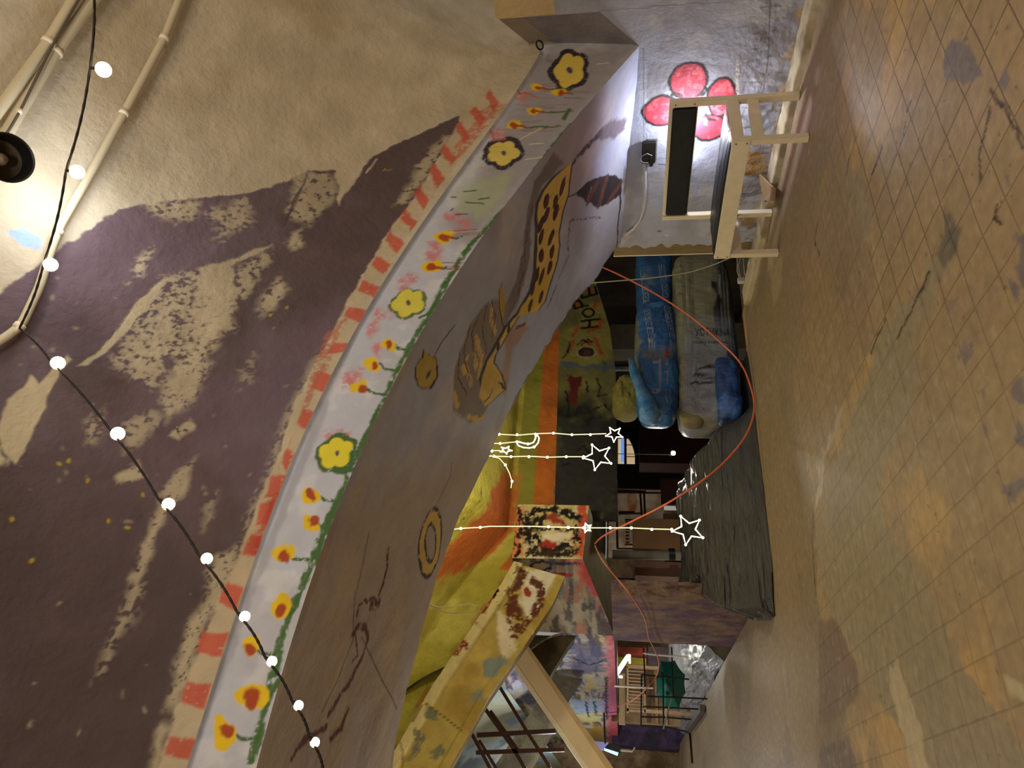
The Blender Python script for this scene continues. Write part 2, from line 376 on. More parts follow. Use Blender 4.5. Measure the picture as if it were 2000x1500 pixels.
# candy stripes along the arch
inner = [(985, 205), (960, 240), (925, 280), (890, 320), (860, 365), (830, 410), (795, 455), (765, 510), (735, 555), (705, 605), (680, 660), (650, 715), (625, 775), (595, 840), (570, 905),
         (545, 965), (520, 1040), (492, 1110), (468, 1170), (445, 1230), (425, 1290), (400, 1360), (380, 1420), (355, 1500), (340, 1560)]
outer = [(950, 165), (920, 205), (890, 245), (862, 300), (838, 340), (806, 388), (768, 437), (733, 500), (700, 550), (672, 606), (640, 668), (612, 722), (588, 775), (562, 845), (540, 905),
         (505, 985), (485, 1050), (455, 1110), (428, 1170), (402, 1240), (378, 1300), (352, 1370), (330, 1430), (310, 1500), (290, 1560)]
W.poly(outer + inner[::-1], (200, 182, 150), soft=0.01, warp=0.01, op=0.75, dry=0.30)
RED = (205, 96, 76)
for k, (px, py) in enumerate(((962, 193), (934, 225), (905, 258), (876, 300), (852, 340), (824, 383), (797, 427), (770, 470), (744, 515), (718, 562), (692, 612), (660, 676), (628, 742), (600, 815), (570, 893),
        (546, 945), (526, 1000), (505, 1060), (462, 1158), (412, 1252), (384, 1350), (350, 1455))):
    i = min(range(len(inner)), key=lambda q: abs((inner[q][1] + outer[q][1]) / 2 - py)); i = min(max(i, 0), len(inner) - 2)
    hi = np.array([(inner[i + 1][0] - inner[i][0]), (inner[i + 1][1] - inner[i][1])], float); hi /= np.linalg.norm(hi)
    ac = (np.array(inner[i]) - np.array(outer[i])) * 0.5; ac = ac / np.linalg.norm(ac) * (17 if py < 900 else 26)
    L = 11 if py < 330 else (15 if py < 700 else (24 if py < 900 else 30)); c0 = np.array([px, py], float)
    q = [c0 - ac - hi * L * 0.9, c0 + ac - hi * L * 0.3, c0 + ac + hi * L * 1.3, c0 - ac + hi * L * 0.5]
    W.poly(q, RED, soft=0.008, warp=0.010, dry=0.28, seed=k, op=0.92, ds=70)
W.poly([(930, 225), (955, 200), (985, 205), (900, 305), (880, 300)], RED, soft=.01, warp=.015, dry=.5, op=.6)
W.poly([(640, 640), (655, 640), (690, 600), (640, 720), (560, 880), (520, 1000), (505, 1050), (515, 990), (580, 830)], (190, 110, 88), soft=.01, warp=.01, dry=.52, op=.7)
W.poly([(528, 975), (545, 960), (512, 1075), (490, 1085)], (188, 70, 56), soft=.02, warp=.015, dry=.3, op=.9)
for k in range(5): x_ = -4.62 - .17 * k; W.poly([(x_, .0), (x_ - .09, .0), (x_ - .06, .16), (x_ + .03, .16)], RED, raw=True, soft=.008, warp=.01, dry=.28)
M_VAULT = mat('painted_vault_plaster', rough=0.85, vcol=True, noise=0.10, nscale=5, bump=0.010, bscale=24, spec=0.25)
W.build('ceiling', M_VAULT, kind='structure')

# ---- painted front face of the great arch
a, b = mesh2(np.arange(0.10, -5.3, -0.0045), np.linspace(0, 1, 84))
lo_, hi_ = zb(np.minimum(a, 0)), zt(a) + 0.0; zz = lo_ + (hi_ - lo_) * b
V = np.stack([a, np.zeros_like(a), zz], -1); V[..., 1] += 0.018 * sst(0.90, 0.95, b) * sst(1.0, .965, b) - .004 * sst(.97, 1.0, b) + sst(1.0, .9, b) * (fbm(a * 6, zz * 6, 3, 4) - .5) * .008
S = Surf(V, a, zz, (198, 202, 216), inv_strip)
GRN, YEL, ORG, PNK, DRK = (70, 108, 52), (238, 200, 20), (176, 74, 28), (214, 120, 120), (52, 44, 56)
S.mottle((186, 184, 192), 3, .45, .7, .5, 3); S.mottle((226, 226, 228), 9, .55, .75, .5, 7)
S.poly([(1040, 105), (1250, 85), (1130, 240), (930, 480), (870, 460), (960, 300), (985, 230)], (150, 143, 146), soft=.10, warp=.03, op=.75)
for p in ((880, 425), (850, 480), (845, 500), (805, 540), (790, 560), (745, 612), (725, 640), (735, 680), (690, 735), (682, 745), (660, 850), (630, 905), (1015, 190), (975, 260), (640, 860), (905, 440)):
    S.ell(p, .05, .035, .6, PNK, soft=.03, warp=.03, dry=.42, op=.8, seed=int(p[0]))
S.poly([(890, 370), (960, 345), (1000, 340), (960, 420), (930, 430), (900, 410)], (176, 190, 140), soft=.04, warp=.03, op=.6)
# green line of leaves along the lower edge
gl = [(1125, 240), (1100, 265), (1000, 400), (960, 440), (910, 495), (880, 545), (858, 590), (825, 645), (800, 690), (778, 730), (762, 770), (740, 820), (712, 870), (690, 920), (668, 975), (650, 1010), (630, 1060),
      (612, 1105), (590, 1160), (572, 1200), (556, 1240), (545, 1300), (530, 1350), (512, 1420), (500, 1480)]
ofs = [(x - 7, y) for x, y in gl]
S.line(ofs, .030, (120, 146, 104), dry=.5, ds=45, op=.8, soft=.012)
for i, (w_, dr) in enumerate(((.022, .42), (.028, .40), (.018, .46))):
    S.line([(x - 3 - 4 * i, y + i * 3) for x, y in gl], w_, GRN, dry=dr, ds=28 + 9 * i, op=.9, warp=.012, seed=i)
for p in ([(925, 470), (905, 495)], [(720, 848), (708, 873)], [(735, 800), (722, 845)], [(655, 990), (640, 1040)], [(630, 1045), (620, 1100)], [(1110, 215), (1100, 232)], [(540, 1330), (528, 1360)]): S.line(p, .026, GRN, warp=.01)
def petal_flower(c, R, ang, out, dark=.018, core=(226, 200, 88), mid=(84, 80, 92), sq=0.55):
    for k in range(5):
        q = ang + k * 2 * math.pi / 5; o = S.inv(*c); t = np.linspace(0, 2 * math.pi, 16, endpoint=False)
        cx, cy = o[0] + math.cos(q) * R * .55, o[1] + math.sin(q) * R * .55 * sq
        S.poly(np.stack([cx + (R * .55 + dark) * np.cos(t), cy + (R * .5 * sq + dark) * np.sin(t)], 1), out, raw=True, soft=.006, warp=.012, dry=.32, seed=k, ds=80)
    for k in range(5):
        q = ang + k * 2 * math.pi / 5; cx, cy = o[0] + math.cos(q) * R * .5, o[1] + math.sin(q) * R * .5 * sq
        S.poly(np.stack([cx + R * .52 * np.cos(t), cy + R * .46 * sq * np.sin(t)], 1), core, raw=True, soft=.006, warp=.008, dry=.16, seed=k + 9, ds=60)
    S.ell(c, R * .2, R * .12, 0.3, mid, soft=.006, warp=.01)
petal_flower((1112, 137), .20, .3, DRK, .03, (232, 206, 96)); petal_flower((983, 298), .115, .8, DRK, .03, (228, 206, 104), sq=.95)
petal_flower((798, 592), .095, .5, (96, 118, 70), .012, (226, 214, 84), sq=1.0); petal_flower((657, 884), .085, .2, GRN, .016, (240, 224, 56), sq=1.05)
S.line([(690, 905), (672, 925), (650, 918)], .02, GRN, warp=.01); S.line([(820, 620), (845, 610), (848, 595)], .016, GRN, warp=.01)
fl = [(1048, 171, .036), (1093, 180, .040), (1041, 216, .036), (1005, 245, .046), (865, 461, .046), (840, 520, .048), (758, 672, .040), (730, 712, .038), (703, 758, .040), (607, 967, .042), (605, 1022, .040),
      (554, 1082, .044), (547, 1186, .048), (488, 1266, .040), (490, 1360, .058), (440, 1430, .050)]
for k, (px, py, r) in enumerate(fl):
    far = py < 620
    if far:
        for j in range(6 if py > 300 else 4):
            y0 = py + random.uniform(-10, 12); S.line([(px + 10, y0), (px + random.uniform(50, 95) * (1 if py > 300 else .8), y0 + random.uniform(-6, 4))], .004, (150, 62, 48), soft=.002, op=.8)
    gx = min(gl, key=lambda q: abs(q[1] - py - 10))[0]
    S.line([(px + 10, py), (px + 26, py + (4 if far else 10)), (gx - 8, py + (2 if far else 14))], .016 if far else .015, GRN, warp=.008, dry=.3, seed=k)
    S.ell((px, py), r * 1.25, r * .95, .9 + .3 * (k % 3), YEL, soft=.008, warp=.022, dry=.25, seed=k, ds=50)
    S.ell((px + (3 if far else 2), py + 1), r * .68, r * .55, .6, ORG, soft=.008, warp=.018, dry=.22, seed=k + 40, ds=70)
    if far: S.line([(px, py), (px + 20, py + 3)], .018, ORG, warp=.006)
for p in ([(905, 375), (930, 373)], [(935, 390), (955, 388)], [(910, 395), (945, 398)], [(885, 408), (880, 412)], [(890, 420), (912, 418)], [(882, 385), (890, 384)]): S.line(p, .010, (76, 92, 70), warp=.006)
for p in ([(1015, 272), (1055, 252)], [(1025, 312), (1060, 308)], [(1165, 125), (1190, 122)], [(1035, 282), (1062, 280)]): S.line(p, .008, (232, 218, 170), warp=.004)
for p in ([(1000, 160), (1010, 175), (1050, 190)], [(960, 255), (965, 275), (985, 270)]): S.line(p, .02, (200, 110, 96), warp=.01, dry=.3)
for k in range(24):
    py = random.uniform(185, 320); px = 1250 - 1.05 * py + random.uniform(-60, 10); S.line([(px, py), (px + random.uniform(30, 70), py + random.uniform(-3, 6))], .003, (160, 96, 92), soft=.002, op=.5)
S.poly([(1038, 108), (1056, 100), (700, 640), (360, 1520), (350, 1500), (690, 620)], (150, 150, 158), soft=.012, warp=.01, op=.5)
S.build('wall_arch_front', mat('painted_arch_face', rough=0.7, vcol=True, noise=.05, nscale=9, bump=.004, bscale=30), kind='structure')

# ---- underside of the great arch with the giraffe
sa, yy = mesh2(np.arange(0, SA[-1] - .02, 0.0065), np.linspace(0, DEPTH, 300)); xx = np.interp(sa, SA, SX)
V = np.stack([xx, yy, zs(xx, yy)], -1)
bump_ = (fbm(sa * 2, yy * 2, 4, 8) - .5) * .03 * sst(0, .05, yy); V[..., 2] += bump_
V[..., 1] += (fbm(sa * 4, yy * 0 + 2, 3, 18) - .5) * .10 * sst(DEPTH - .3, DEPTH, yy)
G = Surf(V, sa, yy, (174, 181, 212), inv_soff)
G.mottle((164, 156, 166), 1.3, .42, .62, .7, 4); G.mottle((206, 200, 208), 3, .55, .75, .5, 6)
G.poly([(640, 1000), (820, 900), (930, 860), (940, 1000), (860, 1200), (770, 1560), (480, 1560), (560, 1250)], (176, 160, 142), soft=.25, warp=.05, op=.75)
G.mottle((206, 184, 146), 2.5, .55, .72, .35, 16, sst(2.6, 4.0, sa), sx=.5)
G.poly([(1230, 110), (1256, 90), (1260, 400), (1200, 490), (1120, 560), (1160, 420), (1200, 300)], (206, 206, 222), soft=.15, warp=.05, op=.6)
gs = [(1082, 300), (1100, 320), (1060, 360), (1042, 420), (1036, 500), (1015, 580), (985, 640), (980, 610), (1005, 560), (1022, 500), (1030, 420), (1045, 350)]
G.poly(gs, (108, 100, 100), soft=.02, warp=.02, op=.8, dry=.25)
for p in ([(1040, 400), (1030, 470), (1022, 540)], [(1022, 500), (1020, 540), (1010, 580)], [(1115, 430), (1110, 500), (1090, 550), (1070, 600)], [(1118, 430), (1150, 425), (1175, 425)]): G.line(p, .022, (116, 66, 52), dry=.42, ds=40, warp=.015, op=.8)
mane = [(963, 583), (997, 593), (985, 640), (960, 687), (940, 745), (953, 793), (943, 817), (917, 827), (886, 800), (887, 733), (900, 683), (917, 633), (943, 600)]
G.poly(mane, (140, 130, 126), soft=.02, warp=.015)
for p in ([(960, 600), (957, 625), (970, 650)], [(928, 660), (940, 700), (935, 735)], [(905, 715), (915, 735), (920, 750)], [(887, 770), (893, 795)], [(913, 815), (935, 822), (945, 812)], [(925, 690), (930, 715)], [(912, 700), (906, 725)]):
    G.line(p, .045, (214, 182, 108), dry=.32, ds=35, warp=.015)
for p in ([(952, 590), (940, 640), (950, 690)], [(938, 605), (920, 650), (925, 700)], [(915, 640), (905, 690), (915, 740)], [(897, 690), (895, 740), (910, 770)], [(960, 585), (966, 620), (960, 660)]):
    G.line(p, .010, (48, 42, 46), dry=.3, warp=.008)
G.poly([(985, 650), (1020, 633), (1035, 640), (1000, 680), (992, 740), (985, 780), (977, 740), (985, 690)], (172, 142, 112), soft=.02, warp=.02, op=.75, dry=.3)
G.line([(1008, 640), (1025, 633)], .03, (140, 56, 40), dry=.3)
gir = [(1121, 315), (1118, 332), (1114, 378), (1102, 413), (1095, 455), (1097, 480), (1093, 505), (1083, 535), (1067, 587), (1053, 607), (1035, 612), (1015, 617), (1000, 640), (970, 693), (966, 708), (980, 730), (987, 758), (968, 778), (950, 793),
       (938, 772), (936, 740), (946, 707), (960, 683), (983, 640), (1007, 610), (1030, 567), (1040, 527), (1046, 467), (1046, 417), (1048, 395), (1058, 371), (1080, 343)]
G.poly(gir, (40, 36, 44), soft=.006, warp=.006, dry=.15, op=.9)
P_ = np.array(gir, float); cen = P_.copy()
G.poly([(x + (6 if i > 19 else -3), y + 1) for i, (x, y) in enumerate(gir)], (220, 190, 100), soft=.01, warp=.006)
G.poly([(1075, 540), (1060, 590), (1020, 612), (1010, 612), (1040, 570), (1050, 530)], (212, 176, 64), soft=.02, warp=.02, op=.8); G.poly([(952, 710), (975, 730), (978, 755), (955, 770), (942, 760), (942, 735)], (206, 172, 70), soft=.02, warp=.01, op=.8)
G.mottle((228, 196, 130), 7, .55, .7, .45, 31, (np.abs(G.C - lin((220, 190, 100))).sum(-1) < .1) * 1.0)
for k, (px, py) in enumerate(((1100, 364), (1086, 395), (1069, 392), (1087, 416), (1058, 438), (1078, 465), (1059, 462), (1058, 498), (1079, 492), (1075, 522), (1047, 537), (1057, 540), (1038, 563), (1056, 580), (1035, 597), (992, 642), (973, 677), (1068, 420))):
    sm = .6 if py > 620 else 1
    G.ell((px, py), .062 * sm, .040 * sm, 1.2 + .3 * math.sin(k), (58, 34, 34), soft=.006, warp=.012, seed=k); G.ell((px + 1, py + 1), .042 * sm, .026 * sm, 1.2, (92, 46, 38), soft=.01, warp=.012, seed=k)
    if py < 480: G.line([(px + 2, py), (px + 12, py - 14)], .006, (110, 50, 34))
G.poly([(972, 745), (980, 748), (986, 760), (982, 760), (974, 751)], (40, 40, 44), soft=.006); G.line([(945, 785), (955, 775), (960, 762)], .02, (96, 88, 60), dry=.25)
G.poly([(980, 553), (986, 585), (985, 615), (982, 622), (976, 600), (974, 570)], (192, 156, 42), soft=.008, warp=.006); G.line([(974, 565), (975, 600), (981, 632), (984, 640)], .010, (40, 36, 40)); G.line([(980, 553), (978, 560)], .01, (40, 36, 40))
# brush tail, striped leaf, bud, ring and red strokes
G.line([(1122, 315), (1135, 300), (1165, 268), (1175, 258)], .05, (74, 64, 76), dry=.3, ds=50, warp=.015); G.poly([(1165, 262), (1195, 232), (1222, 232), (1222, 250), (1200, 270), (1178, 275)], (112, 98, 112), soft=.02, warp=.02, dry=.3, op=.9)
leaf = [(1125, 378), (1145, 358), (1170, 346), (1202, 341), (1215, 352), (1223, 369), (1210, 382), (1195, 393), (1167, 406), (1139, 390)]
G.poly(leaf, (58, 48, 56), soft=.006, warp=.012); G.line([(1112, 384), (1126, 379)], .012, DRK)
for q in ([(1150, 392), (1165, 360)], [(1190, 392), (1212, 358)], [(1172, 400), (1184, 350)]): G.line(q, .07, (112, 66, 54), dry=.3, ds=50, warp=.01, soft=.012)
G.line([(1178, 398), (1192, 350)], .05, (44, 42, 52), warp=.01); G.line([(1148, 388), (1156, 366)], .02, (150, 130, 120), dry=.4)
bud = [(830, 678), (836, 700), (847, 695), (852, 712), (851, 735), (838, 758), (815, 752), (809, 738), (812, 715), (825, 702)]
G.poly([(x + (4 if x > 835 else -4), y + 2) for x, y in bud], (58, 48, 56), soft=.01, warp=.014, dry=.28); G.poly(bud, (190, 166, 76), soft=.008, warp=.012); G.line([(845, 700), (860, 672), (888, 634)], .012, (58, 50, 58), dry=.3, warp=.006); G.ell((836, 732), .03, .02, 0, (84, 76, 74), soft=.01, warp=.01)
t = np.linspace(0, 2 * math.pi, 24)
ring = [(840 + 16 * math.cos(q) - 6 * math.sin(q), 1060 + 52 * math.sin(q) + 4 * math.cos(q)) for q in t]
G.line(ring, .13, (58, 48, 52), dry=.3, ds=40, soft=.012); G.line(ring, .075, (214, 182, 92), warp=.012, soft=.008, dry=.2)
G.line([(845, 1000), (866, 960), (880, 930), (883, 905)], .010, (58, 48, 56), op=.8); G.line([(722, 1040), (712, 1100), (696, 1170), (690, 1250), (660, 1330), (632, 1390)], .010, (70, 60, 62), op=.8)
RB = (100, 44, 34)
for p, q in (([(759, 1075), (757, 1110), (750, 1140), (740, 1170)], .03), ([(742, 1180), (728, 1183)], .05), ([(735, 1172), (712, 1173), (703, 1185), (700, 1205)], .025), ([(690, 1240), (700, 1224), (715, 1226), (720, 1250), (708, 1285), (690, 1320), (672, 1350), (645, 1395)], .038),
             ([(695, 1240), (700, 1280), (690, 1290)], .02), ([(680, 1385), (668, 1420), (650, 1440)], .03), ([(640, 1420), (600, 1440), (570, 1480)], .03)):
    G.line(p, q, RB, dry=.28, ds=45, warp=.012)
G.line([(708, 1245), (725, 1280), (745, 1330), (775, 1385)], .014, (110, 104, 100), op=.9)
G.line([(x, y) for x, y in ((1210, 484), (1120, 595), (1035, 728), (1003, 785), (985, 830), (950, 890))], .04, (96, 50, 52), dry=.46, ds=20, op=.7)
for k in range(16): G.ell((random.uniform(640, 860), random.uniform(1050, 1450)), .02, .008, random.uniform(0, 3), (164, 144, 118), soft=.008, warp=.01, op=.7, seed=k)
G.build('wall_arch_soffit', mat('painted_arch_soffit', rough=.75, vcol=True, noise=.07, nscale=6, bump=.005, bscale=26), kind='structure')

# ---- wall at the right: pier and springing
Q1 = hit(1170, 22, 0, 0); Q2 = hit(968, 33, 0, 0)
def topz(y): return np.where(y >= 0, 1.10 + .13 * y / DEPTH, np.where(y > Q1[1], 1.0838 + (Q1[2] - 1.0838) * (y / Q1[1]), Q2[2] + 0 * y))
yy, ff = mesh2(np.concatenate([np.arange(DEPTH + .03, Q1[1], -.0065), np.arange(Q1[1] - .002, -1.9, -.0065)]), np.linspace(0, 1, 215)); zz = ff * topz(yy)
V = np.stack([np.zeros_like(yy), yy, zz], -1)
rough_low = sst(.55, .25, zz + (fbm(yy * 3, zz * 3, 3, 2) - .5) * .2)
V[..., 0] += (fbm(yy * 16, zz * 16, 4, 3) - .5) * .016 * rough_low + (fbm(yy * 5, zz * 5, 3, 13) - .5) * .012
V[..., 1] += (fbm(zz * 14, yy * 0 + 3, 3, 33) - .5) * .10 * sst(DEPTH - .12, DEPTH + .03, yy)
A = Surf(V, yy, zz, (170, 174, 194), inv_wall)
A.mottle((150, 147, 158), 2.2, .45, .65, .6, 3); A.mottle((196, 196, 204), 6, .55, .72, .5, 6)
A.mottle((136, 130, 136), 14, .52, .68, .6, 9, rough_low, sy=.6); A.mottle((92, 86, 94), 24, .62, .70, .6, 12, rough_low, sy=.4)
A.mottle((190, 150, 90), 7, .45, .6, .85, 14, sst(.13, .03, zz + (fbm(yy * 5, zz * 5, 3, 22) - .5) * .10))
A.poly([(1450, 295), (1490, 290), (1500, 330), (1470, 345), (1455, 325)], (176, 140, 84), soft=.02, warp=.04, dry=.4); A.poly([(1445, 420), (1470, 415), (1480, 440), (1450, 440)], (150, 124, 90), soft=.02, warp=.03, dry=.4)
A.poly([(960, -100), (1080, -100), (1084, 40), (960, 40)], (200, 178, 134), soft=.01, warp=.012)
A.poly([(1265, 120), (1440, 125), (1440, 190), (1300, 180), (1262, 200)], (140, 136, 142), soft=.01, warp=.01, op=.6)
BLK, PK = (38, 34, 36), (188, 60, 78)
pet = [((1344, 158), .135, .125), ((1290, 216), .118, .120), ((1409, 190), .150, .088), ((1385, 250), .105, .12), ((1332, 275), .10, .11)]
for c, ra, rb in pet[:4]: A.ell(c, ra + .022, rb + .022, 0, BLK, soft=.008, warp=.010, dry=.1, ds=90)
for c, ra, rb in pet[:4]: A.ell(c, ra, rb, 0, PK, soft=.008, warp=.008)
A.ell((1350, 215), .12, .10, 0, PK, soft=.01, warp=.01)
for p in ([(1312, 185), (1316, 180), (1330, 186)], [(1371, 188), (1380, 178), (1378, 172)], [(1395, 236), (1384, 232), (1378, 222)]): A.line(p, .022, BLK, dry=.25, warp=.008)
A.mottle((226, 120, 130), 26, .56, .66, .5, 40, (np.abs(A.C - lin(PK)).sum(-1) < .12) * 1.0)
A.line([(1257, 95), (1258, 400)], .008, (118, 116, 124), op=.7); A.line([(1286, 452), (1290, 452)], .02, (110, 104, 104)); A.line([(1300, 460), (1305, 460)], .012, (205, 200, 196))
A.line([(1440, 120), (1440, 200)], .02, (200, 196, 190), dry=.4); A.line([(1505, 0), (1500, 120), (1490, 180)], .008, (120, 118, 126))
A.build('wall_right', mat('painted_rough_wall', rough=.75, vcol=True, noise=.06, nscale=8, bump=.006, bscale=30), kind='structure', flip=True)
# springing facet between the arch front and the upper wall
D_ = CAM + ray(1052, 100) * 5.15
Pn = np.array([.02, -.0, 1.0838]); fa = np.array([[Pn, D_], [Q1 + [.003, 0, 0], Q2 + [.003, 0, 0]]]); n_ = 40
uu, vv = mesh2(np.linspace(0, 1, n_), np.linspace(0, 1, n_ * 2))
V = (fa[0, 0] * ((1 - uu) * (1 - vv))[..., None] + fa[0, 1] * ((1 - uu) * vv)[..., None] + fa[1, 0] * (uu * (1 - vv))[..., None] + fa[1, 1] * (uu * vv)[..., None])
K = Surf(V, V[..., 1], V[..., 2], (140, 136, 142), inv_wall); K.C[vv > .78 + (fbm(uu * 8, vv * 8, 3, 1) - .5) * .08] = lin((186, 168, 132)); K.mottle((116, 112, 120), 4, .45, .65, .6, 4)
K.build('trim_1', MATS['painted_rough_wall'], kind='structure')
MB().box((0.02, -1.9, -.1), (.5, DEPTH, 1.08)).build('wall_right_core', mat('wall_core', (110, 96, 80), .9, bump=.01, bscale=20), None)['kind'] = 'structure'
# concrete ledge at its foot
yy, tt = mesh2(np.linspace(-1.9, 2.6, 260), np.linspace(0, 1, 26)); wx = -.185 + (fbm(yy * 5, yy * 0, 3, 4) - .5) * .04
prof_x = np.where(tt < .7, wx * tt / .7, wx - .012 * (tt - .7) / .3); prof_z = np.where(tt < .7, .052, .052 * (1 - (tt - .7) / .3) - .004) + (fbm(yy * 14, tt * 4, 3, 6) - .5) * .014
L_ = Surf(np.stack([prof_x, yy, prof_z], -1), yy, tt * .2, (188, 174, 144), inv_wall); L_.mottle((120, 104, 80), 5, .45, .65, .7, 2)
L_.build('baseboard_right', mat('ledge_concrete', rough=.85, vcol=True, bump=.004, bscale=40), kind='structure', flip=True)

# ---- floor: worn square tiles, screed bands, grey paint
def floor_mat():
    m = bpy.data.materials.new('worn_tile_floor'); m.use_nodes = True; nt = m.node_tree; N = nt.nodes; L = nt.links; b = N['Principled BSDF']
    at = N.new('ShaderNodeAttribute'); at.attribute_name = 'paint'; tc = N.new('ShaderNodeTexCoord')
    nz = N.new('ShaderNodeTexNoise'); nz.inputs['Scale'].default_value = 5; nz.inputs['Detail'].default_value = 4; L.new(tc.outputs['Object'], nz.inputs['Vector'])
    wp = N.new('ShaderNodeVectorMath'); wp.operation = 'SCALE'; wp.inputs['Scale'].default_value = 0.012; L.new(nz.outputs['Color'], wp.inputs[0])
    ad = N.new('ShaderNodeVectorMath'); ad.operation = 'ADD'; L.new(tc.outputs['Object'], ad.inputs[0]); L.new(wp.outputs[0], ad.inputs[1])
    sh_ = N.new('ShaderNodeVectorMath'); sh_.operation = 'ADD'; sh_.inputs[1].default_value = (.08, -.05, 0); L.new(ad.outputs[0], sh_.inputs[0]); ad = sh_
    br = N.new('ShaderNodeTexBrick'); br.offset = 0; br.squash = 1; br.inputs['Scale'].default_value = 1; br.inputs['Mortar Size'].default_value = .0036; br.inputs['Mortar Smooth'].default_value = .3
    br.inputs['Brick Width'].default_value = .170; br.inputs['Row Height'].default_value = .170; br.inputs['Bias'].default_value = 0
    br.inputs['Color1'].default_value = (.90, .90, .90, 1); br.inputs['Color2'].default_value = (1.06, 1.05, 1.03, 1); br.inputs['Mortar'].default_value = (.50, .47, .43, 1)
    L.new(ad.outputs[0], br.inputs['Vector'])
    mx = N.new('ShaderNodeMix'); mx.data_type = 'RGBA'; mx.inputs[6].default_value = (1, 1, 1, 1); L.new(at.outputs['Alpha'], mx.inputs[0]); L.new(br.outputs['Color'], mx.inputs[7])
    m2 = N.new('ShaderNodeMix'); m2.data_type = 'RGBA'; m2.blend_type = 'MULTIPLY'; m2.inputs[0].default_value = 1; L.new(at.outputs['Color'], m2.inputs[6]); L.new(mx.outputs[2], m2.inputs[7])
    n2 = N.new('ShaderNodeTexNoise'); n2.inputs['Scale'].default_value = 18; n2.inputs['Detail'].default_value = 8; L.new(tc.outputs['Object'], n2.inputs['Vector'])
    rp = N.new('ShaderNodeMapRange'); rp.inputs[1].default_value = .3; rp.inputs[2].default_value = .7; rp.inputs[3].default_value = .86; rp.inputs[4].default_value = 1.14; L.new(n2.outputs['Fac'], rp.inputs[0])
    m3 = N.new('ShaderNodeMix'); m3.data_type = 'RGBA'; m3.blend_type = 'MULTIPLY'; m3.inputs[0].default_value = 1; L.new(m2.outputs[2], m3.inputs[6]); L.new(rp.outputs[0], m3.inputs[7])
    L.new(m3.outputs[2], b.inputs['Base Color']); b.inputs['Roughness'].default_value = .55; b.inputs['Specular IOR Level'].default_value = .4
    mu = N.new('ShaderNodeMath'); mu.operation = 'MULTIPLY'; L.new(br.outputs['Fac'], mu.inputs[0]); L.new(at.outputs['Alpha'], mu.inputs[1])
    n3 = N.new('ShaderNodeMath'); n3.operation = 'MULTIPLY_ADD'; n3.inputs[1].default_value = -.9; L.new(mu.outputs[0], n3.inputs[0]); L.new(n2.outputs['Fac'], n3.inputs[2])
    bp = N.new('ShaderNodeBump'); bp.inputs['Strength'].default_value = 1; bp.inputs['Distance'].default_value = .006; L.new(n3.outputs[0], bp.inputs['Height']); L.new(bp.outputs[0], b.inputs['Normal'])
    return m
M_FLOOR = floor_mat()
class FloorSurf(Surf):
    def __init__(s, *a): Surf.__init__(s, *a); s.T = .35 + .65 * sst(-3.3, -2.1, s.A)
    def build(s, name, m):
        o = Surf.build(s, name, m, kind='structure'); al = np.concatenate([s.C, s.T[..., None]], -1)
        o.data.color_attributes['paint'].data.foreach_set('color', al.reshape(-1).astype(np.float32)); return o
    def mask(s, pts, val, **k):                # joints fade out where screed or dirt covers the tiles
        c = s.C; s.C = np.repeat(s.T[..., None], 3, -1); q = lin.__defaults__
        v = 255 * (val / 12.92 if val <= .0031308 else (1.055 * val ** (1 / 2.4) - .055)); s.poly(pts, (v, v, v), **k); s.T = s.C[..., 0]; s.C = c
FRONT = 2.97                                   # the raised floor ends here; beyond it lies the lower store
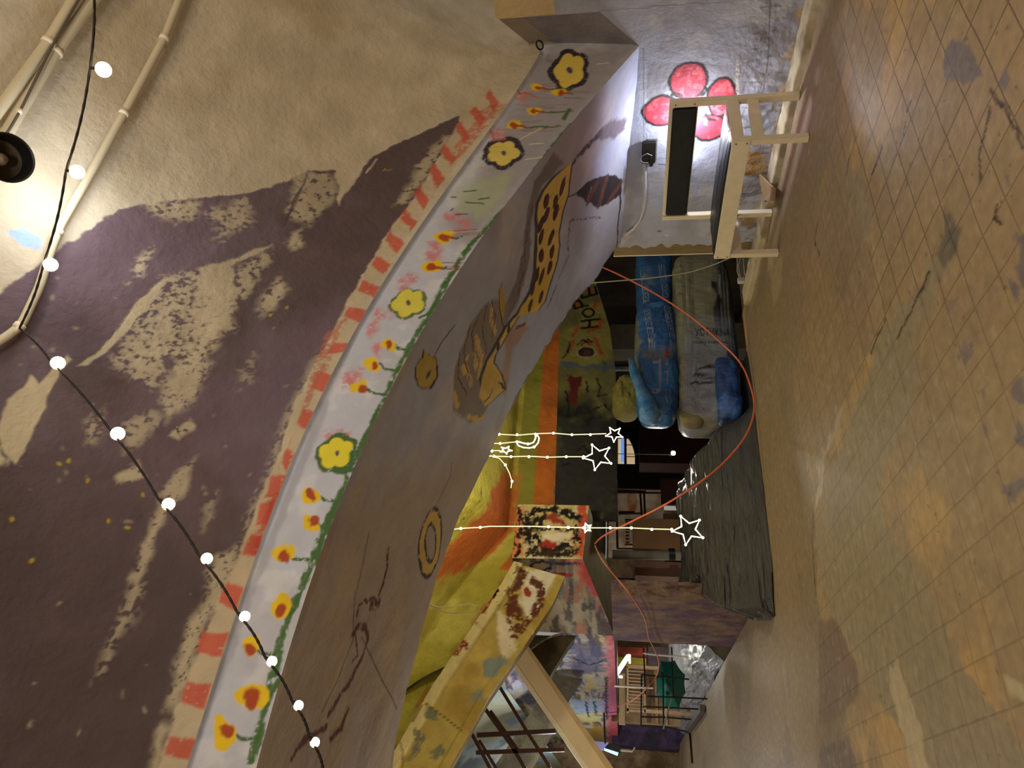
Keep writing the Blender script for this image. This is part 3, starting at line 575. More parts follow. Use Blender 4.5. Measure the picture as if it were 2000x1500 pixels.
def paint_floor(F):
    TIL = (168, 144, 106); SCR = (142, 128, 102); GRY = (152, 140, 114)
    F.C[:] = lin(TIL); F.mottle((204, 166, 100), 1.4, .45, .62, .7, 3); F.mottle((152, 132, 100), 2.6, .5, .68, .6, 5)
    def scr(p, c=SCR, t=.1, soft=.03, warp=.05, op=.9, **k): F.poly(p, c, soft=soft, warp=warp, op=op, **k); F.mask(p, t, soft=soft, warp=warp, **k)
    scr([(1540, -60), (1655, -60), (1645, 100), (1640, 215), (1612, 330), (1585, 480), (1560, 640), (1550, 760), (1590, 1010), (1600, 1200), (1650, 1400), (1640, 1540), (1330, 1540), (1330, 1430), (1480, 1160), (1450, 480)], (140, 122, 96))
    scr([(1590, 440), (1632, 345), (1648, 320), (1690, 345), (1700, 420), (1685, 500), (1645, 570), (1610, 500)], GRY, .15, warp=.04)
    scr([(1586, 890), (1632, 772), (1646, 815), (1612, 890), (1606, 960), (1590, 1000), (1600, 930)], (186, 172, 146), .1, soft=.012, warp=.012)
    scr([(1500, 500), (1530, 500), (1525, 560), (1512, 600), (1505, 550)], (164, 148, 120), .0, warp=.03); scr([(1640, 480), (1660, 500), (1650, 590), (1632, 560)], (120, 104, 80), .1, soft=.02, warp=.02)
    scr([(1575, 430), (1640, 300), (1700, 500), (1690, 700), (1640, 800), (1610, 900), (1560, 900), (1550, 650)], (150, 128, 98), .5, soft=.10, warp=.10, op=.8)
    scr([(1640, 0), (1720, 0), (1700, 150), (1660, 300), (1625, 330)], (150, 130, 102), .9, soft=.08, warp=.08, op=.7)
    gre = [(1733, 625), (1790, 560), (1838, 480), (1860, 490), (1822, 600), (1798, 660), (1796, 740), (1770, 830), (1735, 900), (1715, 980), (1735, 1050), (1790, 1100), (1840, 1200), (1880, 1300), (1960, 1400), (2010, 1520), (1790, 1520), (1760, 1430), (1710, 1360), (1680, 1290), (1625, 1210), (1590, 1060), (1620, 940), (1650, 850)]
    scr(gre, (156, 142, 112), .40, soft=.015, warp=.03)
    scr([(1600, 1210), (1632, 1210), (1672, 1300), (1680, 1352), (1650, 1390), (1600, 1420)], (126, 104, 86), .45, soft=.02, warp=.02); scr([(1600, 1460), (1660, 1440), (1680, 1520), (1600, 1540)], (112, 98, 86), .3, soft=.02, warp=.02)
    scr([(1735, 1300), (1752, 1290), (1800, 1420), (1815, 1520), (1780, 1520), (1770, 1450), (1745, 1380)], (196, 178, 140), .1, soft=.012, warp=.03, dry=.3); scr([(1962, 1320), (2000, 1335), (2010, 1380), (1975, 1360)], (206, 190, 150), .1, soft=.012, warp=.02)
    F.poly([(1840, 410), (1880, 440), (1868, 490), (1840, 520), (1825, 500), (1850, 450)], (120, 110, 90), soft=.015, warp=.02, dry=.2)
    LIL = (128, 116, 112)
    for p in ([(1850, 90), (1890, 85), (1910, 105), (1925, 150), (1900, 165), (1870, 165), (1842, 130)], [(1955, 140), (1975, 150), (1960, 180), (1945, 165)], [(1965, 560), (1985, 555), (1990, 600), (1968, 590)], [(1870, 690), (1895, 660), (1900, 700), (1875, 712)], [(1850, 590), (1868, 585), (1865, 610), (1852, 612)], [(1975, 770), (2000, 740), (2010, 820), (1985, 790)], [(1985, 820), (2000, 840), (1992, 860), (1975, 850)],
              [(1900, 645), (1912, 655), (1905, 668), (1895, 660)], [(1960, 960), (1990, 930), (2010, 960), (1985, 985)], [(1910, 775), (1925, 770), (1920, 790)], [(1980, 470), (2005, 480), (2000, 520), (1985, 500)], [(1960, 340), (1975, 330), (1972, 360)], [(1915, 833), (1925, 825), (1922, 845)], [(1970, 530), (1990, 500), (2010, 520), (2000, 560)]):
        F.poly(p, LIL, soft=.008, warp=.03, dry=.18); F.mask(p, .2, soft=.01, warp=.03)
    F.poly([(1840, 590), (1900, 560), (1960, 480), (1970, 560), (1900, 680), (1860, 700)], (160, 136, 106), soft=.03, warp=.05, dry=.5, op=.7)
    for p in ([(1712, 320), (1700, 340), (1708, 322), (1722, 285)], [(1778, 200), (1770, 220), (1764, 260)], [(1912, 290), (1914, 350)], [(1935, 175), (1965, 215), (2000, 285)], [(1660, 300), (1654, 340)], [(1598, 430), (1590, 470), (1600, 500)], [(1700, 690), (1715, 655), (1730, 625)], [(1752, 660), (1775, 620), (1795, 570), (1815, 530)], [(1588, 1000), (1586, 1060), (1595, 1180)], [(1936, 215), (1915, 290)], [(1950, 400), (1940, 425), (1958, 432)]):
        F.line(p, .014, (70, 54, 36), dry=.3, ds=30, warp=.01)
    for k in range(120):
        px, py = random.uniform(1560, 1990), random.uniform(20, 1480); F.ell((px, py), random.uniform(.004, .012), .006, random.uniform(0, 3), (92, 72, 48), soft=.004, warp=.008, op=.7, seed=k)
    F.mottle((112, 94, 70), 1.1, .52, .66, .5, 61, sst(-2.2, -3.6, F.A) * sst(.2, 1.6, F.B))
    F.mottle((196, 184, 156), 22, .66, .74, .18, 63)
def floor_piece(xs, ys):
    x, y = mesh2(xs, ys); h = (fbm(x * 4, y * 4, 4, 5) - .5) * .010
    edge_ = sst(2.60, 2.66, -x) * 0
    F = FloorSurf(np.stack([x, y, h], -1), x, y, (170, 134, 92), inv_floor); paint_floor(F); return F
floor_piece(np.arange(-5.8, .0, .011), np.arange(-3.2, FRONT + .005, .011)).build('floor', M_FLOOR)
EDGE = -2.66
floor_piece(np.linspace(-7.5, EDGE, 180), np.arange(FRONT + .005, 19, .045)).build('floor', M_FLOOR)
x_ = MB(); x_.box((-7.5, -6.5, -.02), (-5.8, FRONT, -.002)); x_.box((-5.8, -6.5, -.02), (.5, -3.2, -.002)); x_.box((EDGE - .02, FRONT, -.62), (EDGE, 19, -.008)); x_.box((EDGE, FRONT - .02, -.62), (1.6, FRONT, -.008)); x_.box((EDGE, FRONT, -.64), (4, 19, -.6)); x_.box((0, DEPTH + .03, -.02), (1.6, FRONT, -.004))
x_.build('floor_lower', mat('store_floor', (96, 84, 66), .9, bump=.006, bscale=20))['kind'] = 'structure'
# ------------------------------------------------------------------ the vaulted store beyond the arch
class Flat:                                     # small painted wall between corner points, coordinates in metres
    pass
def quad_surf(p00, p10, p11, p01, base, inv, res=.02, ax=(0, 2), jit=.01, seed=1):
    p00, p10, p11, p01 = (np.asarray(p, float) for p in (p00, p10, p11, p01))
    n = max(2, int(np.linalg.norm(p10 - p00) / res)); k = max(2, int(np.linalg.norm(p01 - p00) / res))
    u, v = mesh2(np.linspace(0, 1, n), np.linspace(0, 1, k)); u = u[..., None]; v = v[..., None]
    V = p00 * (1 - u) * (1 - v) + p10 * u * (1 - v) + p11 * u * v + p01 * (1 - u) * v
    S_ = Surf(V, V[..., ax[0]].copy(), V[..., ax[1]].copy(), base, inv)
    if jit: S_.V = V + ((fbm(S_.A * 5, S_.B * 5, 4, seed) - .5) * jit)[..., None] * np.array([1, 1, .3])
    return S_
def streaks(S_, cols, seed=0, sx=1.2, sy=5, op=.8, lo=.5, hi=.6):
    for i, c in enumerate(cols): S_.mottle(c, 1.0, lo, hi, op, seed + i * 13, None, sx, sy)
M_MUR = mat('store_mural', rough=.85, vcol=True, noise=.10, nscale=12, bump=.008, bscale=30, spec=.2)
YB = 4.6                                        # plane of the painted cross beam
invB = lambda px, py: tuple(hit(px, py, 1, YB)[[0, 2]])
H = lambda px, py, y=YB: hit(px, py, 1, y)
# cross beam with the word on it: front face, its lower edge rising to the right
u, v = mesh2(np.linspace(0, 1, 300), np.linspace(0, 1, 60))
bx = -1.60 + 3.9 * u; lowz = np.interp(bx, [-1.6, .4, 1.1, 2.3], [1.25, 1.28, 1.36, 1.66]); topz_ = np.interp(bx, [-1.6, 1.1, 2.3], [1.95, 2.02, 2.12])
bz = lowz + (topz_ - lowz) * v
B = Surf(np.stack([bx, YB + (fbm(bx * 6, bz * 6, 3, 3) - .5) * .03, bz], -1), bx, bz, (112, 110, 72), invB)
dk = sst(.35, -.25, bx)  # left end of the beam lies in the dark: shade painted in
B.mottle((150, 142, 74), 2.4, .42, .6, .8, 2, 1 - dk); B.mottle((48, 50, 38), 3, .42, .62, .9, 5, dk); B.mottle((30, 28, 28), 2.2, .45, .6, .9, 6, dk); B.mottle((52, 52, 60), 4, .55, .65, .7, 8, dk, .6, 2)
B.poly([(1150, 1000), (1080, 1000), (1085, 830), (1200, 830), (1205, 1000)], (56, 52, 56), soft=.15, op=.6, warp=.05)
for p in ([(1120, 655), (1128, 640)], [(1150, 648), (1168, 640)], [(1140, 560), (1158, 545)], [(1125, 600), (1128, 590)], [(1160, 600), (1165, 590)], [(1156, 575), (1150, 560)], [(1115, 680), (1120, 665)], [(1175, 690), (1162, 660)], [(1162, 690), (1145, 665)], [(1170, 640), (1172, 625)]): B.line(p, .05, (170, 84, 50), dry=.3, warp=.02, ds=25)
B.poly([(1110, 735), (1135, 735), (1128, 790), (1108, 785)], (96, 40, 34), soft=.02, warp=.03); B.poly([(1175, 700), (1188, 715), (1192, 720), (1180, 725)], (60, 80, 50), soft=.02, warp=.02)
B.poly([(1095, 705), (1135, 712), (1200, 712), (1200, 722), (1100, 720)], (84, 98, 130), soft=.02, warp=.03, op=.8)
ts = np.linspace(0, 2 * math.pi, 20)
rg = lambda cx, cy, rx, ry: [(cx + rx * math.cos(q), cy + ry * math.sin(q)) for q in ts]
B.poly(rg(1145, 688, 20, 12), (170, 160, 120), soft=.01, warp=.01); B.poly(rg(1145, 688, 17, 10), (56, 36, 32), soft=.01); B.poly(rg(1147, 688, 9, 6), (92, 62, 52), soft=.03, warp=.02)
for q in ([(1128, 672), (1138, 664), (1150, 670)], [(1135, 675), (1148, 664), (1158, 668)], [(1105, 765), (1112, 795), (1108, 815), (1125, 808), (1132, 795)], [(1165, 740), (1172, 755), (1168, 775), (1185, 770)], [(1098, 700), (1108, 690), (1112, 670)], [(1130, 880), (1140, 870), (1150, 885)], [(1100, 910), (1112, 905)], [(1145, 745), (1148, 765)], [(1160, 800), (1180, 790), (1190, 800)]): B.line(q, .022, (30, 30, 30), dry=.2, warp=.012)
INK = (20, 18, 18)                              # the letters H O P E, reading to the right
for p in ([(1136, 641), (1167, 637)], [(1136, 627), (1170, 623)], [(1150, 640), (1152, 625)], [(1122, 602), (1148, 597)], [(1122, 602), (1121, 590), (1130, 586), (1136, 592), (1137, 600)], [(1137, 582), (1166, 574)], [(1137, 582), (1136, 566)], [(1151, 578), (1150, 563)], [(1166, 574), (1162, 560)]): B.line(p, .036, INK, warp=.006, dry=.12)
B.line(rg(1149, 611, 11, 8), .034, INK, warp=.006, dry=.12)
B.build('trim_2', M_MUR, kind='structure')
M_SH = mat('dim_plaster', (96, 92, 70), .9, noise=.25, nscale=6, bump=.008, bscale=20)
lw = [(x_, np.interp(x_, [-1.6, .4, 1.1, 2.3], [1.25, 1.28, 1.36, 1.66])) for x_ in np.linspace(-1.6, 2.3, 40)]
m = MB(); n0 = np.array([[(x_, YB, z_) for x_, z_ in lw], [(x_, YB + .45, z_) for x_, z_ in lw]]); m.grid(n0); m.build('trim_3', M_SH, recalc=False)['kind'] = 'structure'
# orange rib and olive strip above the beam, then the yellow vault sweeping towards the arch
xs = np.linspace(-5.6, 2.6, 380)
prof = [(YB + .02, 1.95), (YB - .02, 2.22), (YB - .02, 2.26), (YB - .03, 2.42), (YB - .06, 2.46)] + [(YB - .08 - 2.6 * math.sin(q), 2.46 + 1.0 * (1 - math.cos(q)) + .55 * math.sin(q)) for q in np.linspace(.04, 1.4, 70)]
pl = np.concatenate([[0], np.cumsum(np.hypot(np.diff([p[0] for p in prof]), np.diff([p[1] for p in prof])))]); tl = np.linspace(0, pl[-1], 190)
py_, pz_ = np.interp(tl, pl, [p[0] for p in prof]), np.interp(tl, pl, [p[1] for p in prof])
X_, T_ = mesh2(xs, tl); Yg = np.broadcast_to(py_, X_.shape); Zg = np.broadcast_to(pz_, X_.shape)
def inv_yel(px, py):                            # pixel -> (x, length along the profile)
    r = ray(px, py); best = None
    for i in range(len(tl) - 1):
        t = (py_[i] - CAM[1]) / r[1]; z = CAM[2] + r[2] * t; e = abs(z - pz_[i])
        if best is None or e < best[0]: best = (e, CAM[0] + r[0] * t, tl[i])
    return best[1], best[2]
rise = np.interp(X_, [-5.6, -4.17, -3.44, -2.7, -2.12, -1.75], [2.10, 1.32, .98, .66, .28, 0])     # left of the capital the vault stands on the sloping rib
Y = Surf(np.stack([X_, Yg + (fbm(X_ * 5, T_ * 5, 4, 3) - .5) * .05, Zg + .045 * (T_ / pl[-1]) * (X_ + 1) + rise], -1), X_, T_, (200, 188, 80), inv_yel)
Y.mottle((224, 214, 110), 2.2, .48, .66, .6, 3); Y.mottle((170, 158, 50), 3.5, .52, .68, .6, 5)
ob = sst(.0, .01, T_) * (T_ < .24); Y.C[(T_ < .25) & (X_ > -2.2)] = lin((206, 116, 44)); Y.mottle((178, 100, 40), 4, .5, .62, .6, 7, ob); Y.mottle((110, 112, 70), 2, .56, .62, .8, 9, (T_ < .25) * sst(-.2, -1.2, X_)); Y.C[(T_ >= .25) & (T_ < .45) & (X_ > -1.5)] = lin((150, 146, 56))
Y.poly([(985, 1100), (940, 1150), (935, 1080), (950, 990), (960, 950), (990, 915), (1015, 930), (1012, 990), (1000, 1060)], (206, 112, 52), soft=.05, warp=.05, dry=.2)
Y.poly([(995, 900), (1012, 905), (1012, 960), (985, 960)], (196, 140, 56), soft=.05, warp=.05, dry=.4, op=.7)
for p in ([(940, 940), (932, 1000), (922, 1060)], [(930, 1110), (920, 1200)], [(900, 1180), (895, 1260), (885, 1300)]): Y.line(p, .012, (110, 100, 50), warp=.02)
Y.line([(878, 1092), (890, 1085), (905, 1082)], .05, (170, 70, 40), dry=.3, warp=.02); Y.line([(895, 1085), (905, 1100)], .012, (150, 64, 40))
for k in range(4): Y.line([(895, 1063 + k * 5), (905, 1061 + k * 5)], .02, (80, 80, 60), dry=.3)
Y.build('ceiling', mat('yellow_vault', rough=.85, vcol=True, noise=.12, nscale=6, bump=.02, bscale=16), kind='structure')
MB().box((-1.7, YB + .03, 1.93), (2.8, YB + .06, 1.99)).build('trim_4', mat('grey_edge', (110, 112, 110), .8))['kind'] = 'structure'

# capital with the painted face, and the flared mural running back to the first pillar
YC = 4.38
invC = lambda px, py: tuple(hit(px, py, 1, YC)[[0, 2]])
hc = lambda px, py: hit(px, py, 1, YC)
c = quad_surf(hc(1150, 987), hc(1138, 1092), hc(1000, 1090), hc(1012, 985), (206, 186, 128), invC, .012)
c.mottle((226, 216, 188), 5, .5, .66, .7, 2); c.mottle((200, 96, 60), 5, .58, .68, .8, 4, sst(-1.95, -1.5, c.A))
c.poly([(1128, 985), (1152, 985), (1140, 1092), (1125, 1090)], (206, 88, 60), soft=.03, warp=.04, dry=.3); c.poly([(998, 1010), (1022, 990), (1020, 1086), (998, 1090)], (214, 130, 84), soft=.03, warp=.03)
for k in range(34): c.ell((random.uniform(1002, 1020), 995 + k * 2.7), .022, .018, random.uniform(0, 3), (40, 32, 28), soft=.006, warp=.02, seed=k)
BK = (34, 28, 26)
for p, w_ in (([(1028, 1030), (1030, 1008), (1045, 998), (1070, 992), (1100, 1000), (1130, 1015)], .09), ([(1038, 1025), (1060, 1022), (1062, 1005)], .05), ([(1045, 1015), (1052, 1014)], .07), ([(1035, 1033), (1080, 1033), (1120, 1035)], .05), ([(1032, 1045), (1035, 1055)], .12), ([(1045, 1048), (1058, 1060)], .12), ([(1045, 1074), (1080, 1070), (1110, 1062), (1130, 1058)], .09), ([(1125, 1030), (1122, 1060)], .05), ([(1030, 1082), (1070, 1083), (1120, 1080)], .05)):
    c.line(p, w_, BK, dry=.36, ds=26, warp=.03)
c.poly([(1068, 1003), (1085, 1005), (1112, 1025), (1095, 1028), (1070, 1015)], (150, 62, 44), soft=.02, warp=.03, dry=.2); c.poly([(1055, 1058), (1090, 1055), (1080, 1068), (1055, 1066)], (170, 52, 42), soft=.02, warp=.03, dry=.25)
c.poly([(1060, 1042), (1118, 1040), (1110, 1053), (1062, 1056)], (226, 214, 190), soft=.02, warp=.02); c.poly([(1030, 1068), (1130, 1070), (1130, 1088), (1035, 1086)], (60, 44, 34), soft=.02, warp=.03, dry=.52, ds=50)
c.build('trim_5', M_MUR, kind='structure')
PX, PY0, PY1 = -2.60, 5.40, 6.15                 # first pillar
E0 = hc(1138, 1092); E1 = np.array([PX, PY0 + .1, 1.285]); T0 = hc(1000, 1088); T1 = np.array([PX, PY0 + .1, 2.35])
inv_fl = lambda px, py: (lambda a_, b_: (a_, b_))(*(lambda q: (q[1], q[2]))(flare_hit(px, py)))
fn = np.cross(E1 - E0, T0 - E0); fn /= np.linalg.norm(fn)
def flare_hit(px, py): r = ray(px, py); return CAM + r * (np.dot(fn, E0 - CAM) / np.dot(fn, r))
f_ = quad_surf(E0, E1, T1, T0, (176, 166, 140), inv_fl, .014, ax=(1, 2))
streaks(f_, ((206, 190, 140), (110, 118, 122), (150, 136, 150), (186, 130, 108), (78, 78, 86), (190, 182, 160)), 3, 3.5, 16)
f_.poly([(1140, 1092), (1115, 1092), (1150, 1150), (1190, 1200), (1202, 1200)], (206, 84, 84), soft=.06, warp=.05, dry=.3)
f_.poly([(1040, 1100), (1060, 1096), (1075, 1110), (1060, 1120), (1040, 1115)], (190, 160, 130), soft=.02, warp=.02); f_.line(rg(1056, 1106, 20, 9), .03, (60, 50, 40), warp=.02); f_.line([(1080, 1100), (1130, 1100)], .04, (80, 66, 110), dry=.3, warp=.02)
f_.line([(1075, 1122), (1100, 1120), (1115, 1125)], .05, (180, 60, 44), dry=.3, warp=.02)
f_.build('trim_6', M_MUR, kind='structure')
un = MB(); bk0 = hc(1150, 987); un.add([bk0, E0, E1, np.array([PX + .62, PY0 + .1, 1.30])], [(0, 1, 2, 3)])
un.build('trim_7', mat('beam_underside', (132, 122, 92), .9, noise=.2, bump=.01, bscale=14, stretch=(1, 6, 6)), recalc=False)['kind'] = 'structure'
un = MB(); t0_ = hc(1012, 985); un.add([bk0, bk0 + [0, .5, 0], t0_ + [0, .5, 0], t0_], [(0, 1, 2, 3)]); un.build('trim_8', M_SH, recalc=False)['kind'] = 'structure'

# long mural wall on the lintel, above the pillars
invM = lambda px, py: tuple(hit(px, py, 0, PX)[[1, 2]])
yy, vv = mesh2(PY0 + .1 + (15.6 - PY0) * np.linspace(0, 1, 420) ** 1.3, np.linspace(0, 1, 150)); zz = 1.285 + vv * (1.25 + .09 * (yy - PY0))
Mu = Surf(np.stack([PX - .9 * sst(.45, 1.2, vv) * .6 + 0 * yy, yy, zz], -1), yy, zz, (176, 174, 168), invM)
streaks(Mu, ((206, 196, 160), (104, 106, 140), (168, 176, 196), (120, 100, 126), (210, 190, 120), (70, 70, 80), (188, 184, 170)), 31, 1.6, 11)
for p, cc in (([(1110, 1260), (1150, 1250), (1190, 1280), (1185, 1310), (1130, 1320), (1105, 1300)], (84, 84, 116)), ([(1110, 1370), (1185, 1365), (1190, 1390), (1120, 1395)], (150, 176, 208)), ([(1120, 1395), (1180, 1390), (1170, 1410), (1115, 1412)], (206, 196, 130)), ([(1138, 1430), (1160, 1412), (1185, 1425), (1175, 1450), (1150, 1440)], (200, 160, 60)), ([(1090, 1400), (1130, 1400), (1120, 1440), (1090, 1440)], (170, 166, 96)), ([(1075, 1450), (1105, 1450), (1080, 1500), (1050, 1500)], (196, 180, 110))):
    Mu.poly(p, cc, soft=.12, warp=.10, dry=.25, op=.85)
Mu.poly([(1188, 1240), (1212, 1240), (1212, 1462), (1185, 1462)], (206, 96, 110), soft=.10, warp=.05, dry=.35, ds=8)
Mu.poly([(1180, 1340), (1200, 1340), (1200, 1400), (1180, 1400)], (176, 110, 160), soft=.1, warp=.1, dry=.3, op=.7)
for p in ([(1185, 1322), (1183, 1350), (1186, 1405)], [(1145, 1370), (1150, 1400)], [(1160, 1370), (1165, 1395)], [(1140, 1435), (1150, 1450), (1165, 1455)], [(1120, 1285), (1150, 1300), (1180, 1290)]): Mu.line(p, .04, (54, 54, 60), dry=.2, warp=.03)
Mu.build('wall_left', M_MUR, kind='structure')
un = MB(); un.box((PX, PY0 + .1, 1.27), (PX + .6, 15.6, 1.29)); un.build('trim_9', mat('lintel_underside', (70, 54, 56), .9, bump=.01))['kind'] = 'structure'

# ribs of the side bays, rising to the left from the lintel: the near yellow one, then two with their shade put into a dark olive
def rib(name, y, hgt, pts_top, pts_bot, m_face, m_flange, dep=.34):
    top = [hit(px, py, 1, y) for px, py in pts_top]; bot = [hit(px, py, 1, y) for px, py in pts_bot]
    return top, bot
tp = [H(1005, 1099, 4.36), H(1000, 1108, 4.36), H(982, 1140, 4.36), H(925, 1225, 4.36), H(850, 1335, 4.36), H(760, 1490, 4.36), H(720, 1560, 4.36)]
bt = [H(1104, 1127, 4.36), H(1100, 1136, 4.36), H(1080, 1180, 4.36), H(1005, 1292, 4.36), H(955, 1365, 4.36), H(880, 1500, 4.36), H(850, 1560, 4.36)]
tl_ = np.linspace(0, 6, 240); ch = lambda P_, t: np.stack([np.interp(t, range(7), [p[i] for p in P_]) for i in range(3)], -1)
u, v = mesh2(tl_, np.linspace(0, 1, 60)); a3 = ch(bt, u); b3 = ch(tp, u)
invR = lambda px, py: tuple(hit(px, py, 1, 4.36)[[0, 2]])
V = a3 + (b3 - a3) * v[..., None]; V[..., 1] -= .05 * (sst(.80, .82, v) + sst(.20, .16, v) * .3)
R_ = Surf(V, V[..., 0].copy(), V[..., 2].copy(), (174, 152, 80), invR)
R_.mottle((196, 170, 92), 2.5, .45, .62, .6, 3); R_.mottle((150, 120, 50), 3, .5, .66, .6, 6); R_.C[v > .80] = lin((202, 186, 130)); R_.mottle((110, 70, 44), 14, .58, .64, .8, 8, (v > .80) * sst(3.4, 2.0, u) + (v > .96) * .8)
R_.poly([(975, 1196), (1000, 1215), (1010, 1270), (985, 1285), (972, 1260)], (214, 200, 170), soft=.03, warp=.03); R_.poly([(1030, 1110), (1085, 1115), (1060, 1170), (1030, 1210), (1015, 1180)], (214, 204, 182), soft=.03, warp=.04)
for p, w_ in (([(1022, 1120), (1005, 1155), (1000, 1190), (995, 1210)], .09), ([(1040, 1135), (1060, 1145), (1055, 1180), (1030, 1215)], .08), ([(1010, 1190), (1015, 1220)], .09), ([(990, 1180), (995, 1200)], .05), ([(1000, 1225), (1025, 1228)], .03), ([(998, 1232), (1018, 1234)], .03), ([(998, 1242), (1012, 1245)], .02), ([(995, 1255), (996, 1262)], .03)): R_.line(p, w_, (96, 52, 36), dry=.36, ds=24, warp=.02)
R_.ell((1031, 1155), .05, .04, .5, (150, 60, 40), soft=.01, warp=.02)
R_.poly([(945, 1290), (985, 1275), (995, 1290), (960, 1330), (942, 1320)], (128, 138, 132), soft=.02, warp=.04, dry=.3); R_.poly([(920, 1355), (940, 1350), (945, 1370), (925, 1375)], (140, 140, 120), soft=.02, warp=.04, dry=.4)
for p in ([(840, 1390), (845, 1400)], [(815, 1435), (822, 1445)], [(805, 1480), (815, 1460)], [(850, 1470), (862, 1465)]): R_.line(p, .08, (116, 116, 90), dry=.3, warp=.03)
for p in ([(820, 1366), (860, 1395), (905, 1430)], [(780, 1440), (790, 1470), (785, 1500)]): R_.line(p, .012, (110, 92, 50))
for p in ([(962, 1166), (940, 1200)], [(905, 1255), (912, 1265)], [(892, 1280), (905, 1262)]): R_.line(p, .05, (130, 52, 34), dry=.3, warp=.02)
R_.build('trim_10', M_MUR, kind='structure')
un = MB(); g_ = np.stack([ch(bt, tl_), ch(bt, tl_) + [0, .36, .06]]); un.grid(g_); un.build('trim_11', mat('rib_underside', (150, 128, 74), .9, noise=.2, bump=.01, bscale=18), recalc=False, smooth=True)['kind'] = 'structure'
un = MB(); g_ = np.stack([ch(tp, tl_) + [0, -.05, 0], ch(tp, tl_) + [0, .36, .02]]); un.grid(g_); un.build('trim_12', M_SH, recalc=False, smooth=True)['kind'] = 'structure'
M_RIB = mat('shaded_rib', (96, 90, 66), .9, noise=.25, nscale=5, bump=.01, bscale=18, c2=(70, 64, 48))
for k, (y, tpx, btx) in enumerate(((5.6, [(1037, 1240), (1023, 1262), (1004, 1290)], [(1125, 1243), (1112, 1259), (1058, 1346)]), (7.4, [(1085, 1316), (1060, 1355), (1010, 1430), (950, 1520)], [(1138, 1326), (1120, 1350), (1084, 1424), (1030, 1520)]))):
    t_ = [hit(a_, b_, 1, y) for a_, b_ in tpx]; b_ = [hit(a__, b__, 1, y) for a__, b__ in btx]
    m = MB(); q0 = np.stack([np.array(b_), np.array(t_)]); m.grid(q0); m.grid(np.stack([np.array(b_), np.array(b_) + [0, .4, .05]])); m.grid(np.stack([np.array(t_), np.array(t_) + [0, .4, .0]])); m.build('trim_%d' % (13 + k), M_RIB, recalc=False)['kind'] = 'structure'
# pale blue-green vault between the ribs
yv, sv = mesh2(np.linspace(4.5, 16, 120), np.linspace(0, 1, 120)); zv = 2.55 + .10 * (yv - 5) * 0 + 1.9 * np.sin(sv * 1.5); xv = PX - .55 - 3.6 * (1 - np.cos(sv * 1.5))
iv = lambda px, py: tuple(hit(px, py, 1, 9.0)[[0, 2]])
Bv = Surf(np.stack([xv, yv, zv], -1), yv, sv * 4, (164, 186, 194), iv); streaks(Bv, ((120, 146, 176), (186, 190, 170), (90, 96, 92), (176, 176, 140)), 51, .7, 1.2)
Bv.build('ceiling', M_MUR, kind='structure')
# end and side walls of the store
MW = mat('store_wall_dark', (62, 50, 38), .92, noise=.3, nscale=3, bump=.02, bscale=8, c2=(40, 32, 30)); MWL = mat('store_wall_tan', (176, 150, 116), .9, noise=.25, nscale=3, bump=.02, bscale=8, c2=(120, 96, 70))
def wall(name, lo, hi, m): o = MB().box(lo, hi).build(name, m); o['kind'] = 'structure'; return o
wall('wall_store_right', (2.4, 1.9, -.6), (2.5, 12, 2.4), MW); wall('wall_store_left', (-8, 16.5, -.6), (-1.6, 16.6, 5), MWL); wall('wall_store_end', (-1.6, 15.0, -.6), (3, 15.1, 1.6), MWL)
wall('wall_hall_left', (-8.1, -7, -.2), (-8, 17, 5), mat('hall_wall', (190, 170, 130), .9)); wall('wall_hall_back', (-8, -7.1, -.2), (3, -7, 5), MATS['hall_wall'])
wall('ceiling_store', (-1.9, YB + .3, 1.62), (3, 15, 1.66), MW)
# inner dark partition with two openings
YPp = 9.2
Q = lambda px, py, y=YPp: hit(px, py, 1, y)
def panel(px0, px1, py0, py1, y, m, name, th=.05):
    a_, b_ = Q(px0, py0, y), Q(px1, py1, y); lo = np.minimum(a_, b_); hi = np.maximum(a_, b_); lo[1], hi[1] = y, y + th
    o = MB().box(lo, hi).build(name, m); return o
for q in ((1195, 1400, 480, 856), (1245, 1400, 856, 906), (1195, 1400, 906, 958)): panel(*q, YPp, MW, 'wall_partition')['kind'] = 'structure'
# arched dark frame round the far window
arc = [Q(1245 - 4 * 0, 906)] ; P0 = []
for q in np.linspace(0, math.pi / 2, 14): P0.append((1207 + 34 * math.sin(q) , 907 - 62 * math.cos(q) + 0))
poly_ = [Q(1207, 842)] + [Q(px, py) for px, py in P0] + [Q(1247, 908), Q(1250, 842)]
MB().prism(poly_, (0, -.10, 0)).build('trim_15', mat('black_arch', (22, 18, 16), .9))['kind'] = 'structure'
# ------------------------------------------------------------------ things in the near room
M_CREAM = mat('cream_paint', (238, 226, 200), .5, noise=.06, nscale=14, bump=.001, bscale=60, stretch=(1, 1, 1))
M_VINYL = mat('black_vinyl', (24, 24, 28), .45, noise=.2, nscale=9, bump=.004, bscale=9)
M_BLACK = mat('black_plastic', (18, 18, 18), .5, noise=.1); M_WHITE = mat('white_plastic', (222, 220, 212), .45, noise=.05)
M_STEEL = mat('grey_steel', (150, 150, 146), .4, .6, noise=.1)
bo = (-.43, .84, 0)
bench = empty('bench', bo, 'cream wooden bench with black padded seat and back against the painted wall', 'bench')
XF, XB, YR, YL = -.652, -.215, .312, 1.385
for x, y, z in ((XF, YR, .487), (XF, YL, .487), (XB, YR, .872), (XB, YL, .872)):
    MB().box((x - .023, y - .023, .004 if x < -.5 else .004), (x + .023, y + .023, z), .003).build('leg', M_CREAM, bench)
MB().box((XF - .03, YR - .022, .368), (XF - .008, YL + .022, .485), .003).build('front_rail', M_CREAM, bench)
